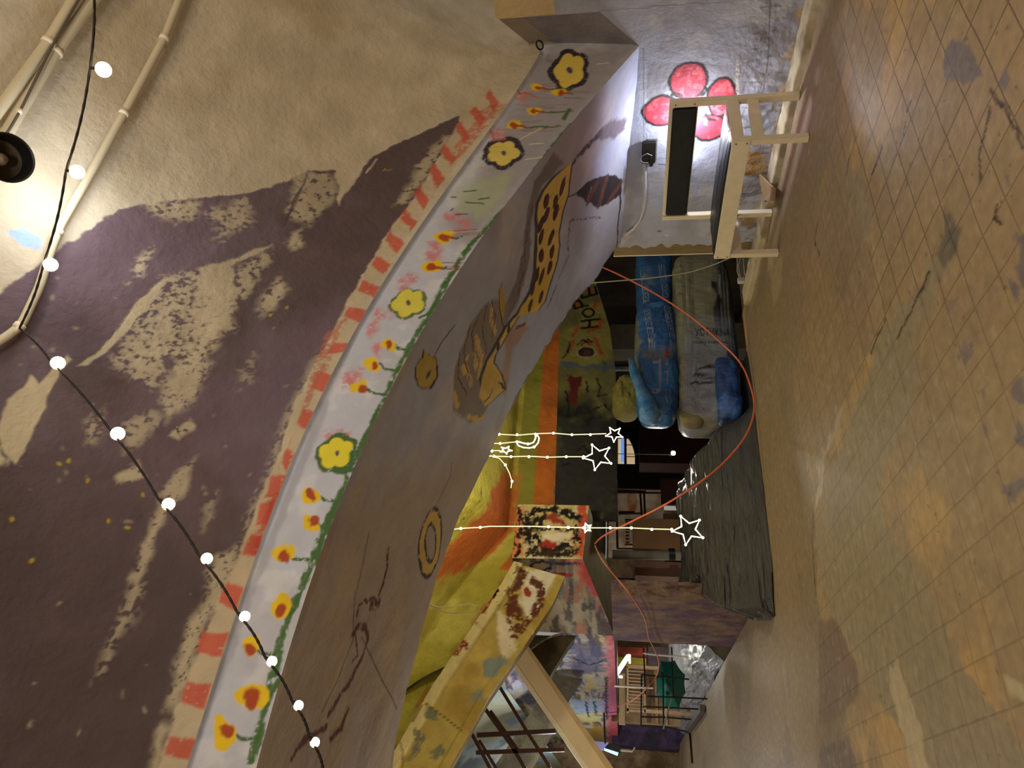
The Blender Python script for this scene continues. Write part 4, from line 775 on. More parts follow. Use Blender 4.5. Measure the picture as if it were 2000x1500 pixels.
MB().box((XB - .010, YR + .02, .39), (XB + .012, YL - .02, .47), .003).build('rear_rail', M_CREAM, bench)
for y in (YR, YL):
    s_ = -1 if y == YR else 1
    MB().box((XF + .02, y - .012, .405), (XB - .02, y + .012, .487), .003).build('side_rail', M_CREAM, bench)
    MB().box((XF + .02, y - .012, .275), (XB - .02, y + .012, .350), .003).build('stretcher', M_CREAM, bench)
MB().box((XB - .014, YR + .02, .845), (XB + .016, YL - .02, .872), .003).build('top_rail', M_CREAM, bench)
MB().box((XB - .012, YR + .02, .672), (XB + .012, YL - .02, .690), .003).build('lower_back_rail', M_CREAM, bench)
MB().box((XB - .030, YR + .024, .680), (XB + .004, YL - .030, .848), .010).build('back_pad', M_VINYL, bench, smooth=False)
u, v = mesh2(np.linspace(0, 1, 60), np.linspace(0, 1, 30)); px_ = XF - .018 + u * 0; top = .488 + .022 * np.sin(np.pi * u) ** .35 * np.sin(np.pi * v) ** .35 + (fbm(u * 4, v * 9, 3, 2) - .5) * .012
m = MB(); m.grid(np.stack([XF - .012 + v * (XB - XF - .02), YR - .005 + u * (YL - YR + .01), top], -1)); m.box((XF - .010, YR, .470), (XB - .03, YL, .489)); m.build('seat_pad', M_VINYL, bench, smooth=False)
M_SCREW = mat('dark_screw', (50, 42, 34), .5, .5)
for p in ((XF - .030, YR, .39), (XF - .030, YR, .46), (XF - .030, YL, .39), (XF - .030, YL, .46), (XB - .024, YR, .70), (XB - .024, YR, .83)): MB().ball(p, .005, 6).build('screw', M_SCREW, bench)

lp = hit(1343, 318, 0, -.10); ll = empty('bench_lamp', lp, 'small white lamp glowing behind the backrest of the bench', 'lamp')
MB().box(lp + [-.012, -.05, -.035], lp + [.012, .05, .035], .006).build('body', M_BLACK, ll)
MB().box(lp + [.012, -.04, -.028], lp + [.016, .04, .028]).build('diffuser', mat('lamp_white', (255, 255, 255), emit=(235, 242, 255), estr=25), ll)
m = MB(); m.tube([lp + [0, -.04, .03], lp + [.02, -.06, .06], hit(1300, 322, 0, -.03), hit(1285, 320, 0, -.03)], .004, 6); m.build('cord', M_BLACK, ll)

sk = hit(1268, 294, 0, 0); so = empty('wall_socket', sk, 'black square wall socket on the right wall above the bench', 'socket')
MB().box(hit(1264, 316, 0, -.001), hit(1284, 270, 0, -.001) + [-.006, 0, 0], .002).build('steel_plate', M_STEEL, so)
MB().box(hit(1253, 314, 0, -.004), hit(1281, 273, 0, -.004) + [-.045, 0, 0], .006).build('faceplate', M_BLACK, so)
MB().tube([sk + [-.045, 0, 0], sk + [-.052, 0, 0]], .04, 24).build('outlet', mat('dark_outlet', (10, 10, 10), .4), so)
pg = hit(1272, 325, 0, -.06); pl_ = empty('plug_adapter', pg, 'black plug with a thin cord hanging from the wall socket', 'plug')
MB().box(hit(1268, 327, 0, -.07), hit(1276, 304, 0, -.045), .006).build('plug_body', M_BLACK, pl_); MB().box(hit(1254, 316, 0, -.06), hit(1268, 306, 0, -.045), .005).build('side_plug', M_BLACK, pl_)
MB().tube([hit(a_, b_, 0, -.07) for a_, b_ in ((1274, 304), (1264, 300), (1254, 305), (1251, 312), (1256, 318), (1266, 318))], .003, 6).build('cord', mat('grey_cord', (140, 138, 134), .5), pl_)
pts = [hit(a_, b_, 0, -.02) for a_, b_ in ((1257, 312), (1259, 330), (1260, 360), (1259, 390), (1256, 412), (1250, 430), (1238, 447), (1222, 458))]
tag(MB().tube(pts, .0145, 10).build('cable_pipe', mat('painted_pipe', (190, 186, 190), .5), None, smooth=True), 'pale painted cable pipe running from the wall socket up to the arch', 'pipe')
rh = hit(1054, 88, 0, -.16); rg_ = empty('wall_ring', rh, 'small black ring on a hook above the end of the flower band', 'ring')
t_ = np.linspace(0, 2 * math.pi, 24, endpoint=False); MB().tube([rh + [.012 * math.cos(q), .02 * math.cos(q), .0] + np.array([0.018 * math.cos(q), .030 * math.cos(q), .022 * math.sin(q)]) for q in t_], .0055, 8, closed=True).build('ring', M_BLACK, rg_, smooth=True)
MB().tube([rh + [.20, .03, .03], rh + [.04, 0, .025], rh + [0, 0, .02]], .004, 6).build('hook', mat('bent_wire', (150, 140, 120), .5), rg_)
tp_ = hit(1507, 372, 2, .06); o = MB().prism([hit(1494, 390, 2, .055), hit(1500, 348, 2, .055) + [.05, 0, .05], hit(1515, 368, 2, .055), hit(1513, 392, 2, .055)], (0, .004, .014)).build('tile_shard', mat('shard', (168, 140, 104), .7)); tag(o, 'broken brown tile shard lying on the ledge behind the bench', 'tile')

# conduits clipped to the vault
M_CON = mat('cream_conduit', (206, 194, 164), .55, noise=.05)
def conduit(name, px, r, off, m, label, clips=(), ribbed=None, cat='conduit'):
    P_ = [np.array(web_px(a_, b_, off)) for a_, b_ in px]; n = 0; Q_ = []
    for i in range(len(P_) - 1):
        k = max(4, int(np.linalg.norm(P_[i + 1] - P_[i]) / .006))
        Q_ += [P_[i] + (P_[i + 1] - P_[i]) * j / k for j in range(k)]
    Q_.append(P_[-1])
    for _ in range(30): Q_ = [Q_[0]] + [(Q_[i - 1] + Q_[i] * 2 + Q_[i + 1]) / 4 for i in range(1, len(Q_) - 1)] + [Q_[-1]]
    R = [r * (1 + (.07 * (i % 2) if ribbed and ribbed(Q_[i]) else 0)) for i in range(len(Q_))]
    e = empty(name, Q_[len(Q_) // 2], label, cat); MB().tube(Q_, R, 12).build('tube', m, e, smooth=True)
    for a_, b_ in clips:
        c0 = web_px(a_, b_, off); i = min(range(len(Q_)), key=lambda q: np.linalg.norm(Q_[q] - c0)); d = Q_[min(i + 2, len(Q_) - 1)] - Q_[i - 2]; d /= np.linalg.norm(d)
        MB().tube([Q_[i] - d * .011, Q_[i] + d * .011], r * 1.28, 14).build('clip', M_CREAM, e, smooth=True)
        q = web_px(a_, b_, 0); MB().bar(Q_[i], q, .02, .02).build('clip_foot', M_CREAM, e)
    return e
conduit('conduit', [(372, -60), (350, -18), (313, 80), (235, 226), (170, 345), (112, 445), (93, 495), (72, 565), (36, 642), (0, 668), (-40, 690)], .0185, .05, M_CON, 'cream conduit clipped to the vault, bending round by the festoon lights', ((313, 80), (235, 226), (106, 458), (32, 642)), lambda q: True)
conduit('conduit', [(225, -50), (180, -5), (100, 105), (30, 222), (4, 268), (-30, 320)], .026, .05, M_CON, 'thick ribbed conduit running behind the black spotlight', ((100, 105),), lambda q: True)
conduit('conduit', [(160, -40), (85, 88), (0, 205), (-30, 245)], .024, .06, M_CON, 'ribbed conduit nearest the corner of the vault', ((85, 88),), lambda q: True)
conduit('cable', [(170, -30), (142, 0), (82, 108), (25, 226), (4, 262), (-20, 300)], .006, .09, mat('thin_grey_cable', (90, 80, 66), .6), 'thin grey cable strung beside the ribbed conduits on the vault', ((25, 226),), None, 'cable')

# black spotlight hanging in front of the vault
sp = CAM + ray(6, 310) * 2.75; SCL = .72; sl = empty('spotlight', sp, 'black spotlight with a round hood hanging below the vault', 'spotlight')
ax_ = Vector(CAM - sp).normalized(); ax_ = (ax_ + Vector((.25, .1, -.25))).normalized(); a1 = ax_.orthogonal().normalized(); b1 = ax_.cross(a1)
def lathe(profile, n=36):
    m = MB(); V = np.array([[np.array(Vector(sp) + ax_ * h * SCL + (a1 * math.cos(q) + b1 * math.sin(q)) * r * SCL) for q in np.linspace(0, 2 * math.pi, n + 1)] for h, r in profile]); return m.grid(V)
lathe([(-.20, .0), (-.20, .055), (-.10, .085), (.06, .128), (.062, .131), (.055, .122), (-.02, .11)]).build('hood', M_BLACK, sl, smooth=False, recalc=False)
lathe([(-.02, .11), (-.06, .09), (-.10, .05), (-.115, .0)]).build('reflector', mat('dim_reflector', (120, 104, 84), .35, .7, noise=.3, nscale=20), sl, smooth=True, recalc=False)
lathe([(-.10, .03), (-.04, .035), (-.01, .028), (0, .0)]).build('bulb', mat('unlit_bulb', (150, 130, 110), .2), sl, smooth=True, recalc=False)
wb = web_px(-40, 300, 0); MB().tube([np.array(Vector(sp) - ax_ * .2), np.array(Vector(sp) - ax_ * .26), wb], .012, 8).build('bracket', M_BLACK, sl)

# festoon lights
fb = [((181, -60), None), ((176, 133), (202, 136)), ((129, 333), (151, 336)), ((86, 512), (99, 517)), ((38, 641), None), ((98, 704), (113, 709)), ((214, 838), (230, 847)), ((309, 974), (329, 985)), ((389, 1085), (404, 1091)), ((464, 1197), (478, 1204)), ((518, 1284), (531, 1292)), ((571, 1370), (583, 1378)), ((604, 1440), (615, 1450)), ((632, 1512), None), ((660, 1580), (672, 1588))]
dep = [2.55, 2.62, 2.72, 2.85, 2.98, 2.95, 2.85, 2.75, 2.66, 2.58, 2.52, 2.46, 2.42, 2.38, 2.34]
brd = [0, 14.5, 13.5, 13, 0, 13, 13, 12, 11, 10.3, 10, 9.5, 9.3, 0, 9]
P0 = CAM + ray(38, 641) * 2.98; fe = empty('festoon_lights', P0, 'string of round warm bulbs strung across the painted vault', 'string lights')
M_BULB = mat('warm_bulb', (255, 240, 210), emit=(255, 226, 170), estr=9); M_CORD = mat('black_cord', (26, 20, 14), .6)
cp = []
for i in range(len(fb) - 1):
    A_, B_ = CAM + ray(*fb[i][0]) * dep[i], CAM + ray(*fb[i + 1][0]) * dep[i + 1]
    for t in np.linspace(0, 1, 14, endpoint=False): cp.append(A_ + (B_ - A_) * t + np.array([0, 0, -.012 * math.sin(math.pi * t)]))
MB().tube(cp, [.0042 + .0012 * (i % 2) for i in range(len(cp))], 7).build('cord', M_CORD, fe)
for i, (cpx, bpx) in enumerate(fb):
    if bpx is None: continue
    c0 = CAM + ray(*cpx) * dep[i]; r = brd[i] * dep[i] / FPX; c1 = CAM + ray(*bpx) * dep[i]; d = c1 - c0
    bl = MB().ball(c1, r, 10).build('bulb', M_BULB, fe, smooth=True)
    MB().tube([c0, c1 - d / np.linalg.norm(d) * r * .7], [.005, .008], 8).build('bulb_socket', M_CORD, bl)
MB().tube([P0 + [-.01, 0, .012], web_px(32, 642, .03)], .006, 6).build('tie', M_CREAM, fe)

# star lights hanging behind the arch
M_LED = mat('white_led', (255, 255, 240), emit=(255, 246, 200), estr=7.0); M_WIRE = mat('lit_wire', (240, 230, 170), .4, emit=(255, 244, 180), estr=1.6)
YS = 2.32; sp_ = lambda px, py: hit(px, py, 1, YS)
def star_pts(c, R, rot, squash=1.0):
    o = sp_(*c); k = px_m(o); return [o + np.array([math.cos(rot + i * math.pi / 5), 0, math.sin(rot + i * math.pi / 5)]) * (R if i % 2 == 0 else R * .45) * k * np.array([squash, 1, 1]) for i in range(10)]
def strand(label, wire, leds, star=None, R=0, squash=1.0, rot=math.pi / 2, extra=None, wr=.0034):
    top = sp_(*wire[0]); e = empty('star_light_strand', top, label, 'star lights', None)
    MB().tube([hit(*wire[0], 1, 1.90)] + [sp_(*q) for q in wire], wr, 6).build('wire', M_WIRE, e)
    for q in leds: MB().ball(sp_(*q), .0105, 6).build('bulb', M_LED, e)
    if star:
        P_ = star_pts(star, R, rot, squash); st = MB().tube(P_, .0052, 6, closed=True).build('star', M_LED, e)
        for i in range(0, 10, 2): MB().ball(P_[i], .0095 if R > 20 else .006, 6).build('bulb', M_LED, st)
    if extra: extra(e)
    return e
strand('strand of lights ending in a small star, nearest the wrapped bags', [(930, 848), (975, 848), (1010, 850), (1045, 847), (1081, 846), (1117, 849), (1153, 848), (1184, 847)], [(975, 848), (1010, 849), (1046, 848), (1081, 846), (1117, 849), (1153, 849)], (1200, 848), 17, rot=math.pi / 2 + .25)
def moon(e):
    P_ = [(1008, 862), (1012, 870), (1022, 874), (1034, 875), (1044, 873), (1051, 865), (1053, 856), (1050, 850), (1046, 848), (1046, 856), (1042, 864), (1034, 867), (1024, 866), (1014, 863)]
    mo = MB().tube([sp_(*q) for q in P_], .0048, 6, closed=True).build('moon', M_LED, e)
    for q in ((1010, 863), (1043, 873), (1047, 850), (1031, 867)): MB().ball(sp_(*q), .011, 6).build('bulb', M_LED, mo)
strand('strand of lights ending in a crescent moon', [(940, 866), (977, 866), (1008, 863)], [(977, 866)], extra=moon)
strand('short strand of lights with a tiny star under the arch edge', [(940, 881), (960, 880), (976, 880)], [(961, 881)], (988, 879), 12, .7, rot=math.pi / 2 + .5)
def tail(e):
    tw = MB().tube([sp_(*q) for q in ((958, 890), (975, 895), (987, 908), (995, 924), (1000, 940), (998, 953))], .0034, 6).build('loose_end', M_WIRE, e)
    for q in ((987, 908), (1000, 940)): MB().ball(sp_(*q), .0105, 6).build('bulb', M_LED, tw)
strand('strand of lights ending in a large star, with a drooping loose end', [(940, 890), (965, 891), (998, 892), (1033, 891), (1069, 893), (1106, 892), (1142, 892)], [(965, 891), (998, 892), (1033, 892), (1069, 893), (1106, 892), (1140, 892)], (1168, 892), 29, rot=math.pi / 2 + .12, extra=tail)
def mid(e): MB().tube(star_pts((1146, 1031), 10, .3, 1.0), .006, 6, closed=True).build('star', M_LED, e)
strand('longest strand of lights, its big star before the black plastic sheet', [(870, 1036), (900, 1032), (938, 1030), (956, 1028), (1000, 1028), (1040, 1028), (1071, 1029), (1110, 1030), (1146, 1031), (1192, 1031), (1233, 1031), (1273, 1033), (1312, 1034)], [(900, 1032), (938, 1030), (1071, 1029), (1110, 1030), (1192, 1031), (1233, 1031), (1273, 1034), (1312, 1034)], (1344, 1035), 31, rot=math.pi / 2 + .12, extra=mid)

# ------------------------------------------------------------------ bags and sheets in the store
M_SHEET = mat('black_polythene', (46, 46, 47), .25, noise=.15, nscale=5, bump=.045, bscale=8, stretch=(.35, 2.2, 2.2), spec=.9)
M_SHEETG = mat('lamplit_polythene', (136, 138, 142), .34, noise=.15, nscale=4, bump=.006, bscale=8, stretch=(1.5, .35, 1.5), spec=.7)  # lamplight on the far sheet put into a lighter grey
s, t = mesh2(np.linspace(0, 1, 320), np.linspace(0, 1, 190))
ztop = hit(1330, 980, 1, 4.35)[2]
tx = -2.98 + 2.5 * s; low_ = sst(-1.0, -1.3, tx); wr = fbm(tx * 1.0 + 3, t * 9, 4, 5) - .5; wr2 = fbm(tx * 2.6, t * 26, 4, 15) - .5; wr3 = 1 - np.abs(fbm(tx * 1.2 + t * 1.5, t * 13, 3, 25) - .5) * 4
ty = np.interp(t, [0, .12, .42, .62, 1], [2.90, 2.95, 3.16, 3.62, 4.5]); tz = np.interp(t, [0, .12, .42, .62, 1], [.006, .02, .34, .46, ztop])
fold = (1 - np.abs(fbm(tx * 1.1 + 2 * t, t * 19 + .6 * np.sin(tx * 3), 4, 35) - .5) * 6).clip(0, 1) ** 2 * sst(.35, .6, fbm(tx * 1.6, t * 5, 2, 41)); crn = sst(.035, .0, s); left = sst(.18, 0, s)
ty = ty + (wr * .16 + .030 * wr2) * sst(0, .25, t) + left * .12 * (1 - t) + .08 * (fbm(tx * 2, tx * 0 + 1, 3, 4) - .5) * (1 - t); tz = np.maximum(tz + (wr * .14 + wr2 * .06 + wr3 * .03 + fold * .028) * sst(0, .15, t), .006) - crn * .05
tz = np.maximum(tz * (.05 + .95 * low_), .006); xl = np.interp(ty, [2.9, 3.2, 3.5, 3.70, 3.76], [-2.98, -2.96, -2.84, -2.70, -2.42]) + (fbm(ty * 5, ty * 0, 3, 7) - .5) * .06; tx2 = np.where(tx < -1.6, -1.6 + (tx + 1.6) * (xl + 1.6) / (-2.98 + 1.6), tx) ; tz = np.where(tx2 < EDGE, np.maximum(tz * (1 - .5 * crn), .012), tz)
m = MB(); m.grid(np.stack([tx2, ty, tz], -1))
zz_ = tz[0]; m.grid(np.stack([np.stack([tx2[:, 0], ty[:, 0], tz[:, 0]], -1), np.stack([tx2[:, 0] + .02, ty[:, 0] + .03, np.where(tx2[:, 0] < EDGE, .004, -.5)], -1)]))
m.grid(np.stack([np.stack([tx2[0], ty[0], tz[0]], -1), np.stack([tx2[0] + .06, ty[0] + .02, np.where(ty[0] < FRONT, .004, -.5)], -1)]))
tag(m.build('plastic_sheet', M_SHEET, None, smooth=True, recalc=False), 'crumpled black plastic sheet draped over the stack under the large stars', 'plastic sheet')
s, t = mesh2(np.linspace(0, 1, 200), np.linspace(0, 1, 110)); ty = 6.25 + 6.5 * s; wr = fbm(ty * .9, t * 7, 4, 55) - .5; w2 = fbm(ty * 2.5, t * 18, 3, 65) - .5
tx = np.interp(t, [0, .1, .5, 1], [EDGE + .0, EDGE + .03, EDGE + .22, EDGE + 1.1]) + wr * .10; tz = np.interp(t, [0, .1, .5, 1], [-.02, .04, .26, .42]) * (.75 + .3 * fbm(ty * .8, t * 0 + 2, 2, 8)) + w2 * .07 + wr * .1
tag(MB().grid(np.stack([tx, ty, tz], -1)).build('plastic_sheet', M_SHEETG, None, smooth=True, recalc=False), 'plastic sheet in lamplit grey heaped along the floor edge behind the teal umbrella', 'plastic sheet')
ch_ = (s - .5); 
def spower(v, e): return np.sign(v) * np.abs(v) ** e
def bag(name, lo, hi, base, label, cat, e=.42, yplane=None, lump=.03, seed=1, skew=0.0, group=None, n=90):
    lo, hi = np.minimum(lo, hi), np.maximum(lo, hi); c = (lo + hi) / 2; h = (hi - lo) / 2
    th, ph = mesh2(np.linspace(-math.pi, math.pi, 2 * n), np.linspace(-math.pi / 2, math.pi / 2, n))
    # the pole axis lies along x, so the ends of the bag taper like a tied sack
    X = c[0] + h[0] * spower(np.sin(ph), e); rr = spower(np.cos(ph), e * .8)
    Yb = c[1] + h[1] * rr * spower(np.cos(th), e); Z = c[2] + h[2] * rr * spower(np.sin(th), e) + skew * (X - c[0])
    wk = (fbm(X * 16 + 3, (Z + Yb) * 20, 3, seed + 2) - .5) * .035 + (1 - np.abs(fbm(X * 7, (Z - Yb) * 9, 3, seed + 7) - .5) * 5).clip(0, 1) ** 3 * .03
    f = 1 + wk * np.cos(ph) ** .3 + (fbm(X * 4 + 5, Z * 6 + Yb * 3, 4, seed) - .5) * lump * 4 * np.cos(ph) ** .3
    V = np.stack([X, c[1] + (Yb - c[1]) * f, c[2] + skew * (X - c[0]) + (Z - c[2] - skew * (X - c[0])) * f], -1)
    return Surf(V, V[..., 0].copy(), V[..., 2].copy(), base, lambda px, py: tuple(hit(px, py, 1, lo[1])[[0, 2]]))
M_FILM = mat('bag_film', rough=.38, vcol=True, noise=.14, nscale=9, bump=.022, bscale=11, stretch=(1.6, 1, .7), spec=.5)
YG = 3.10; hb = lambda px, py, y=YG: hit(px, py, 1, y)
# big film-wrapped bag
a_, b_ = hb(1322, 806), hb(1452, 500); lo = np.array([a_[0], YG, .04]); hi = np.array([hb(1400, 500)[0] + .12, YG + .62, hb(1322, 700)[2]])
G1 = bag('x', lo, hi, (138, 136, 108), '', '', .34, lump=.012, seed=3, n=170)
e1 = empty('insulation_bag', ((lo[0] + hi[0]) / 2, YG + .3, 0), 'large bag of insulation wrapped in cloudy film, printed and lettered, bottom of the pile', 'bag')
G1.poly([(1395, 480), (1470, 480), (1470, 720), (1430, 700), (1405, 640)], (58, 66, 78), soft=.06, warp=.04); G1.poly([(1400, 640), (1420, 620), (1470, 690), (1470, 720), (1400, 690)], (50, 66, 92), soft=.05, warp=.03)
for k in range(26):
    px = 1326 + k * 4.2; G1.line([(px, 505 + k % 5 * 8), (px + random.uniform(-4, 8), 590), (px + random.uniform(-3, 12), 680)], random.uniform(.006, .016), random.choice(((150, 148, 120), (92, 92, 74), (168, 166, 140))), op=.6, soft=.006)
G1.poly([(1385, 545), (1400, 548), (1402, 575), (1412, 590), (1408, 610), (1395, 600), (1398, 575)], (22, 22, 22), soft=.01, warp=.02, dry=.25)  # black shadow patch painted on the film
G1.poly([(1336, 690), (1420, 690), (1415, 805), (1318, 808), (1322, 760)], (128, 132, 142), soft=.02, warp=.01); G1.poly([(1338, 665), (1425, 662), (1420, 700), (1338, 702)], (116, 122, 130), soft=.03, warp=.02)
for k in range(20): G1.line([(1340 + k * 3.9, 700 + (k % 3) * 6), (1338 + k * 3.9, 800)], .006, (92, 94, 106), op=.8, soft=.004)
G1.poly([(1325, 690), (1340, 690), (1336, 790), (1318, 806), (1315, 780)], (140, 136, 116), soft=.02, warp=.02)
MK = (26, 26, 34)                                # scribbles of a marker pen on the end of the bag
for q in ([(1362, 722), (1370, 718), (1376, 724), (1384, 716), (1392, 722), (1405, 718)], [(1385, 714), (1392, 717), (1400, 715)], [(1356, 734), (1359, 729), (1363, 734), (1368, 729), (1371, 733)], [(1350, 748), (1360, 745), (1368, 749), (1376, 744), (1383, 750), (1390, 744), (1402, 742)], [(1376, 740), (1390, 738), (1400, 740)]): G1.line(q, .022, MK, dry=.2, warp=.006)
body = G1.build('wrapping', M_FILM, e1)
cr = bag('x', hb(1456, 812) + [-.02, -.05, 0.01], np.array([hb(1420, 694)[0], YG + .25, hb(1396, 780)[2]]), (34, 74, 140), '', '', .55, lump=.10, seed=9, n=50); cr.mottle((60, 104, 168), 8, .5, .62, .8, 3); cr.mottle((22, 48, 96), 9, .52, .62, .8, 13); cr.build('torn_blue_corner', M_FILM, e1)
def lettering(txt, p, hgt, m, parent, wid=None, dirv='down', y=YG - .004):
    cu = bpy.data.curves.new('text', 'FONT'); cu.body = txt; cu.size = 1; cu.extrude = 0; tmp = bpy.data.objects.new('t', cu); COL.objects.link(tmp); bpy.context.view_layer.update()
    me = bpy.data.meshes.new_from_object(tmp.evaluated_get(bpy.context.evaluated_depsgraph_get())); bpy.data.objects.remove(tmp); co = np.zeros(len(me.vertices) * 3); me.vertices.foreach_get('co', co); co = co.reshape(-1, 3); co[:, :2] -= co[:, :2].min(0); sc = hgt / max(co[:, 1].max(), 1e-6)
    sx = (wid / co[:, 0].max()) if wid else sc
    off = np.array(wloc(parent)); X = p[0] + co[:, 1] * sc; Z = p[2] - co[:, 0] * sx                # text reads downwards, its top towards the right
    me.vertices.foreach_set('co', (np.stack([X, np.full(len(co), y), Z], -1) - off).reshape(-1)); me.update(); return link_mesh('lettering', me, m, parent)
M_INK = mat('dark_print', (44, 46, 46), .6); M_INKG = mat('pale_print', (176, 168, 138), .6)
wd = hb(1358, 645)[2] - hb(1436, 645)[2]; fy = YG - .012
lettering('\u0423\u0421\u0422\u0418KNAU', hb(1358, 656, fy), .10, M_INK, e1, wd, y=fy)
lettering('\u0422\u0418\u0428\u0418\u041d\u0410 \u0412 \u041a\u0412\u0410\u0420\u0422\u0418\u0420\u0415', hb(1352, 671, fy), .032, M_INK, e1, hb(1350, 668)[2] - hb(1420, 662)[2], y=fy)
# blue bags
def squares(S_, col_px, n, p0, p1, letters):
    for i in range(n):
        px = p0[0] + (p1[0] - p0[0]) * i / (n - 1); py = p0[1] + (p1[1] - p0[1]) * i / (n - 1); w_ = 5
        S_.line([(px - w_, py - w_), (px + w_, py - w_), (px + w_, py + w_), (px - w_, py + w_), (px - w_, py - w_)], .007, (150, 160, 166), soft=.003)
        S_.ell((px, py), .011, .008, i * .9, (150, 160, 166), soft=.003, warp=.012, ws=60)
BLU = (24, 82, 140)
def blue_bag(lo, hi, label, seed, marks, grp='blue insulation bags in the pile', e=.5):
    S_ = bag('x', lo, hi, BLU, '', '', e, lump=.03, seed=seed, n=190); S_.mottle((40, 104, 164), 3, .5, .66, .7, seed); S_.mottle((14, 52, 98), 3.4, .52, .66, .7, seed + 3)
    marks(S_); ee = empty('insulation_bag', ((lo[0] + hi[0]) / 2, (lo[1] + hi[1]) / 2, min(lo[2], hi[2])), label, 'bag', None); S_.build('wrapping', M_FILM, ee); return ee
ztop1 = hi[2]
def mk1(S_):
    squares(S_, None, 6, (1264, 606), (1273, 672), 'x'); squares(S_, None, 6, (1303, 600), (1315, 665), 'x')
    S_.poly([(1250, 678), (1290, 684), (1318, 670), (1322, 690), (1290, 705), (1258, 700)], (92, 100, 112), soft=.02, warp=.03, dry=.2); S_.poly([(1298, 690), (1306, 684), (1308, 696), (1300, 705)], (130, 70, 54), soft=.01, warp=.01)
    S_.poly([(1242, 600), (1250, 640), (1248, 700), (1258, 750), (1240, 760), (1236, 650)], (104, 104, 92), soft=.02, warp=.03, dry=.2); S_.poly([(1265, 592), (1280, 576), (1296, 590), (1285, 600)], (70, 140, 200), soft=.02, warp=.02)
    for q in ([(1275, 700), (1286, 700), (1286, 708), (1275, 708), (1275, 700)], [(1302, 700), (1305, 712), (1300, 712)], [(1281, 718), (1281, 750)], [(1275, 758), (1286, 758), (1286, 765), (1275, 765), (1275, 758)], [(1299, 726), (1304, 726), (1304, 748), (1299, 748)], [(1300, 770), (1304, 782)], [(1290, 700), (1290, 800)]): S_.line(q, .007, (140, 130, 140), soft=.003)
blue_bag(np.array([hb(1290, 800)[0], YG - .02, ztop1 - .02]), np.array([hb(1290, 578)[0], YG + .5, hb(1241, 660)[2]]), 'blue printed bag of insulation on top of the film-wrapped bag', 21, mk1, e=.5)
def mk2(S_): squares(S_, None, 6, (1256, 528), (1263, 590), 'x'); squares(S_, None, 5, (1292, 520), (1300, 572), 'x'); S_.poly([(1252, 520), (1268, 530), (1280, 560), (1262, 556)], (90, 110, 140), soft=.02, warp=.02)
blue_bag(np.array([hb(1290, 600, YG + .16)[0], YG + .14, ztop1 - .02]), np.array([hb(1290, 478, YG + .16)[0] + .15, YG + .62, hb(1243, 550, YG + .14)[2]]), 'darker blue bag of insulation behind the end of the wall, top of the pile', 27, mk2)
def tail_pts(): return [hb(px, py, YG - .03) for px, py in ((1232, 700), (1240, 730), (1252, 760), (1264, 790), (1270, 815), (1276, 828))]
m = MB(); m.tube(tail_pts(), [.03, .05, .055, .085, .105, .03], 16); T_ = m.build('plastic_wrap', mat('blue_wrap', (36, 104, 168), .4, noise=.25, nscale=12, bump=.02, bscale=12, c2=(90, 130, 170)), None, smooth=True); tag(T_, 'loose crumpled blue wrapping hanging from the end of the blue bags', 'plastic wrap')
lo2 = hb(1384, 812, YG + .03); S_ = bag('x', hb(1384, 818, YG + .06), hb(1326, 770, YG + .06) + [0, .3, 0], (122, 112, 84), '', '', .8, lump=.06, seed=5, n=40); o = S_.build('sack', mat('dusty_sack', rough=.9, vcol=True, bump=.01), None); tag(o, 'dusty tan sack squeezed under the left end of the wrapped bag', 'sack')
lo3 = hb(1215, 800, YG + .5); S_ = bag('x', np.array([hb(1210, 800, 3.7)[0], 3.6, .98]), np.array([hb(1210, 730, 3.7)[0], 4.1, hb(1196, 760, 3.7)[2]]), (112, 106, 56), '', '', .8, lump=.22, seed=15, n=60); o = S_.build('sack', mat('moss_sack', rough=.95, vcol=True, bump=.02, bscale=20), None); tag(o, 'lumpy olive sack beside the blue wrapping under the painted beam', 'sack')

# board at the end of the wall, pier end pieces
yb = DEPTH + .05
b0, b1 = hit(1198, 500, 1, 2.26), hit(1198, 486, 0, .05)
bd = empty('board', (.07, 2.15, 0), 'tan board with a pale edge standing at the end of the right wall', 'board')
MB().box((.05, yb - .04, .0), (.075, 2.115, 1.275)).build('panel', mat('tan_board', (132, 112, 84), .7, noise=.15, nscale=3, stretch=(1, 8, 1)), bd); MB().box((.046, 2.115, .0), (.079, 2.128, 1.28)).build('edge_strip', M_CREAM, bd)
pbk = hit(1448, 548, 1, 2.55); pb = empty('power_adapter', (pbk[0], pbk[1], 0), 'small white power adapter with looped wires below the board', 'adapter')
MB().box(pbk + [-.03, -.02, -.035], pbk + [.03, .02, .035], .006).build('body', M_WHITE, pb)
for k, q in enumerate(([(1440, 505), (1440, 530), (1444, 542)], [(1452, 505), (1454, 535), (1462, 552), (1466, 535), (1464, 505)], [(1446, 505), (1442, 520), (1446, 541)])): MB().tube([hit(a1_, b1_, 1, 2.55) for a1_, b1_ in q], .005, 6).build('wire', M_WHITE, pb, smooth=True)

